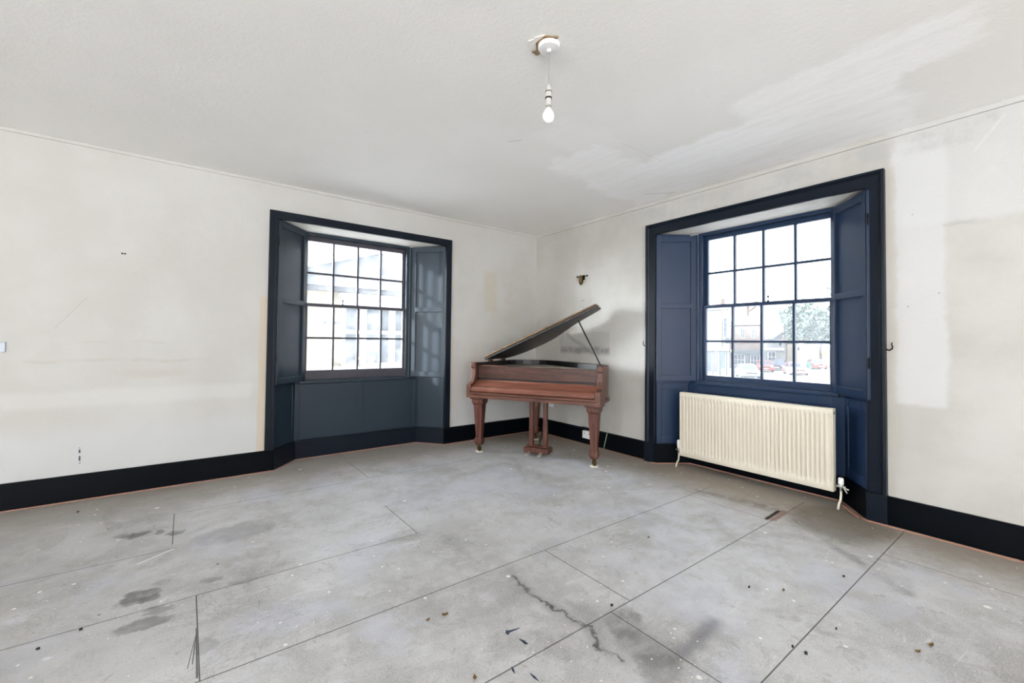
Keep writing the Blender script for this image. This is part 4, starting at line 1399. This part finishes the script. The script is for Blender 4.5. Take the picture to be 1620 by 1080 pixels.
# big gable behind
r, lc, T_ = plan_house('gabled_house', [(71, 23.4), (79, 23.4), (79, 31), (71, 31)], 4.7, 'brick', 'large house with a wide pinkish gable rising behind the brick shop')
MB(T_).prism([(23.4, 4.7), (31.0, 4.7), (27.5, 7.45)], 'x', 71.0, 79).build('gable', 'tile_roof', r)
m = MB(T_)
for ye in (23.0, 31.4):
    m.loft([[(70.7, ye, 4.50), (70.7, 27.5, 7.47), (79.2, 27.5, 7.47), (79.2, ye, 4.50)], [(70.7, ye, 4.68), (70.7, 27.5, 7.65), (79.2, 27.5, 7.65), (79.2, ye, 4.68)]])
m.build('roof', 'slate', r)
MB(T_).box(71.5, 72.5, 27.9, 28.8, 6.9, 8.4).build('chimney', 'tile_roof', r)
# low white shop
r, lc, T_ = plan_house('low_white_shop', [(66, 21.4), (69.5, 22.9), (69.5, 25.2), (66, 25.2)], 1.95, 'white_render', 'low white shop beyond the parked red car in the street')
m = MB(T_); m.prism([(65.8, 1.9), (69.4, 1.9), (69.4, 3.1)], 'y', 23.0, 25.25); m.build('roof', 'slate', r)
MB(T_).box(65.7, 66, 21.5, 25.1, 0.28, 0.70).build('shop_fascia', 'white_wood', r)
house_window(r, lc, 66, 22.6, 23.7, G + 0.8, 0.1, 2, 2)
house_window(r, lc, 66, 21.7, 22.25, 0.92, 1.75, 1, 1)
MB(T_).box(65.9, 66, 23.9, 24.6, G, 0.1).build('door', 'shop_dark', r)
# cream cottage on the right and a white gabled one
r, lc, T_ = plan_house('cream_cottage', [(72, 19.1), (76, 19.1), (76, 23.3), (72, 23.3)], 1.25, 'pale_cream', 'low cream cottage below the tree in the street')
MB(T_).prism([(19.05, 1.25), (23.35, 1.25), (22.0, 2.3), (20.4, 2.3)], 'x', 72, 76).build('roof', 'slate', r)
house_window(r, lc, 72, 21.2, 21.9, 0.2, 0.95, 2, 1)
r, lc, T_ = plan_house('white_cottage', [(72.5, 14.4), (76, 14.4), (76, 18.8), (72.5, 18.8)], 0.3, 'white_render', 'white gabled cottage behind the banded beacon post')
MB(T_).prism([(14.3, 0.3), (18.9, 0.3), (18.6, 1.3)], 'x', 72.5, 76).build('roof', 'lead', r)
house_window(r, lc, 72.5, 16.7, 17.4, -1.0, 0.0, 1, 2)


def crown(m, c, rad, n, leaf, seed, cone=False):
    rnd = random.Random(seed)
    for _ in range(n):
        while True:
            p = Vector((rnd.uniform(-1, 1), rnd.uniform(-1, 1), rnd.uniform(-1, 1)))
            if cone:
                q = math.hypot(p.x, p.y)
                lim = (1 - p.z) / 2
                lump = 0.78 + 0.22 * math.sin(p.z * 18 + math.atan2(p.y, p.x) * 2)
                if lim * lump * 0.45 < q < lim * lump:
                    break
            else:
                a = math.atan2(p.y, p.x)
                lump = 0.80 + 0.12 * math.sin(3 * a + 4 * p.z) + 0.10 * math.sin(7 * a - 5 * p.z + 1.0)
                if 0.45 * lump < p.length < lump:
                    break
        ctr = Vector((c[0] + p.x * rad[0], c[1] + p.y * rad[1], c[2] + p.z * rad[2]))
        a = Vector((rnd.uniform(-1, 1), rnd.uniform(-1, 1), rnd.uniform(-1, 1))).normalized()
        b = a.cross(Vector((rnd.uniform(-1, 1), rnd.uniform(-1, 1), rnd.uniform(-1, 1)))).normalized()
        l = leaf * rnd.uniform(0.6, 1.3)
        m.add([tuple(ctr - a * l), tuple(ctr + b * l * 0.5), tuple(ctr + a * l), tuple(ctr - b * l * 0.5)], [(0, 1, 2, 3)])


tr = empty('broad_tree', (52, 14.3, G))
tag(tr, 'round grey green tree standing over the parked cars in the street', 'tree')
m = MB(); m.tube([(0, 0, 0), (0.1, 0.05, 2.2), (0.0, 0.2, 4.2), (0.2, 0.0, 6.2)], [0.32, 0.26, 0.2, 0.08], 8)
m.tube([(0.05, 0.1, 3.2), (0.3, 1.2, 4.8)], [0.14, 0.05], 6); m.tube([(0.05, 0.1, 3.6), (-0.3, -1.3, 5.2)], [0.14, 0.05], 6)
m.build('trunk', 'bark', tr)
m = MB(); crown(m, (0, 0, 6.15), (2.6, 2.75, 2.7), 5200, 0.20, 3)
tag(m.build('foliage', 'foliage', tr), kind='stuff')
tr = empty('tall_conifer', (97, 17.4, G))
tag(tr, 'huge pale conifer filling the right side of the sky behind the other tree', 'tree')
MB().tube([(0, 0, 0), (0, 0, 14), (0, 0, 28)], [0.8, 0.6, 0.1], 8).build('trunk', 'bark', tr)
m = MB(); crown(m, (0, 0, 16.0), (14.0, 14.0, 13.5), 9000, 0.95, 8, True)
tag(m.build('foliage', 'conifer', tr), kind='stuff')


def car(x, y, rz, paint, label, L=4.0, Wd=1.72, Hh=1.42):
    r = empty('car', (x, y, G), rz)
    tag(r, label, 'car', 'cars parked in the street')
    h = Wd / 2
    prof = [(-L / 2, 0.35), (-L / 2 + 0.02, 0.72), (-L / 2 + 0.15, 0.86), (-L / 2 + 1.0, 0.93), (L / 2 - 0.55, 0.95), (L / 2 - 0.08, 0.88), (L / 2, 0.62), (L / 2 - 0.02, 0.34), (L / 2 - 0.3, 0.24), (-L / 2 + 0.3, 0.24)]
    m = MB()
    m.loft([[(p[0] * 0.97, -h, 0.3 + (p[1] - 0.3) * 0.9) for p in prof], [(p[0], -h * 0.93, p[1]) for p in prof], [(p[0], h * 0.93, p[1]) for p in prof], [(p[0] * 0.97, h, 0.3 + (p[1] - 0.3) * 0.9) for p in prof]])
    body = m.build('body', paint, r, 0.03)
    cab = [(-L / 2 + 0.95, 0.92), (-L / 2 + 1.62, Hh - 0.04), (-L / 2 + 2.0, Hh), (L / 2 - 1.0, Hh - 0.02), (L / 2 - 0.35, 0.93)]
    m = MB(); m.hull([(p[0], -h * (0.9 if p[1] < 1 else 0.72), p[1]) for p in cab], [(p[0], h * (0.9 if p[1] < 1 else 0.72), p[1]) for p in cab])
    m.build('cabin_glass', 'dark_glass', r, 0.02)
    m = MB()
    m.hull([(-L / 2 + 1.58, -h * 0.73, Hh - 0.06), (L / 2 - 0.95, -h * 0.73, Hh - 0.05), (L / 2 - 0.95, h * 0.73, Hh - 0.05), (-L / 2 + 1.58, h * 0.73, Hh - 0.06)],
           [(-L / 2 + 1.7, -h * 0.66, Hh + 0.02), (L / 2 - 1.0, -h * 0.66, Hh + 0.02), (L / 2 - 1.0, h * 0.66, Hh + 0.02), (-L / 2 + 1.7, h * 0.66, Hh + 0.02)])
    for s_ in (-1, 1):
        for xa, xb in ((-L / 2 + 0.98, -L / 2 + 1.66), (0.12, 0.12), (L / 2 - 0.42, L / 2 - 1.02)):
            m.tube([(xa, s_ * h * 0.90, 0.92), (xb, s_ * h * 0.725, Hh - 0.03)], 0.035, 6)
    m.build('roof', paint, r)
    for wx in (-L / 2 + 0.72, L / 2 - 0.72):
        for s_ in (-1, 1):
            m = MB(); m.lathe([(0.05, -0.1), (0.28, -0.1), (0.31, -0.06), (0.31, 0.06), (0.28, 0.1), (0.05, 0.1)], (wx, s_ * (h - 0.09), 0.31), 'y', 16)
            wh = m.build('wheel', 'tyre', r)
            m = MB(); m.lathe([(0.02, -0.108), (0.17, -0.104), (0.17, 0.104), (0.02, 0.108)], (wx, s_ * (h - 0.09), 0.31), 'y', 12)
            m.build('hub_cap', 'steel', wh)
    for s_ in (-1, 1):
        MB().box(-L / 2 - 0.005, -L / 2 + 0.2, s_ * h * 0.72 - 0.16, s_ * h * 0.72 + 0.16, 0.62, 0.76).build('headlamp', 'white_plastic', r, 0.02)
        MB().box(L / 2 - 0.15, L / 2 + 0.01, s_ * h * 0.74 - 0.14, s_ * h * 0.74 + 0.14, 0.66, 0.84).build('tail_lamp', 'red_lamp', r, 0.02)
    MB().box(-L / 2 - 0.012, -L / 2 + 0.04, -0.26, 0.26, 0.40, 0.51).build('number_plate', 'white_plastic', r)
    MB().box(-L / 2 - 0.01, -L / 2 + 0.05, -0.5, 0.5, 0.54, 0.66).build('grille', 'black_plastic', r)
    return r


car(42.6, 16.2, 0.60, 'car_silver', 'silver car parked nearest, in front of the brick shop')
car(55.5, 19.75, 0.43, 'car_red', 'bright red car parked in front of the low white shop', 3.6)
car(60.4, 20.15, 0.30, 'car_blue', 'dark blue car beyond the bright red car', 3.9)
car(52.6, 15.35, 0.62, 'car_pink', 'pale pinkish car under the left side of the tree', 3.7)
car(69.0, 18.45, 0.6, 'car_red', 'small distant red car beyond the green bin', 3.8)
b = empty('wheelie_bin', (64.2, 18.05, G))
tag(b, 'dark green bin on the pavement right of the pale pinkish car', 'bin')
MB().loft([[(-0.5, -0.4, 0.1), (0.5, -0.4, 0.1), (0.5, 0.4, 0.1), (-0.5, 0.4, 0.1)], [(-0.6, -0.5, 1.0), (0.6, -0.5, 1.0), (0.6, 0.5, 1.0), (-0.6, 0.5, 1.0)]]).build('body', 'bin', b, 0.03)
MB().loft([[(-0.62, -0.52, 1.0), (0.62, -0.52, 1.0), (0.62, 0.52, 1.0), (-0.62, 0.52, 1.0)], [(-0.4, -0.45, 1.15), (0.5, -0.45, 1.15), (0.5, 0.45, 1.15), (-0.4, 0.45, 1.15)]]).build('lid', 'bin', b, 0.03)
for sx in (-1, 1):
    for sy in (-1, 1):
        MB().lathe([(0.1, -0.05), (0.1, 0.05)], (sx * 0.4, sy * 0.33, 0.1), 'y', 10).build('wheel', 'tyre', b)

bc = empty('belisha_beacon', (45, 10.2, G))
tag(bc, 'yellow globe on a black and white banded post right of the cars', 'beacon', 'belisha beacons')
MB().lathe([(0.055, 0), (0.055, 2.6)], (0, 0, 0), seg=12).build('post', 'bands', bc)
gl_ = MB().lathe([(0.06, 2.6)] + [(0.19 * math.sin(math.pi * k / 10), 2.76 - 0.19 * math.cos(math.pi * k / 10)) for k in range(2, 10)] + [(0.01, 2.95)], (0, 0, 0), seg=16)
gl_.build('globe', 'yellow', bc, smooth=True)
c2_ = copy_tree(bc)
c2_.location = (42.3, 17.6, G)
tag(c2_, 'yellow globe beacon at the left, by the brick shop corner', 'beacon', 'belisha beacons')
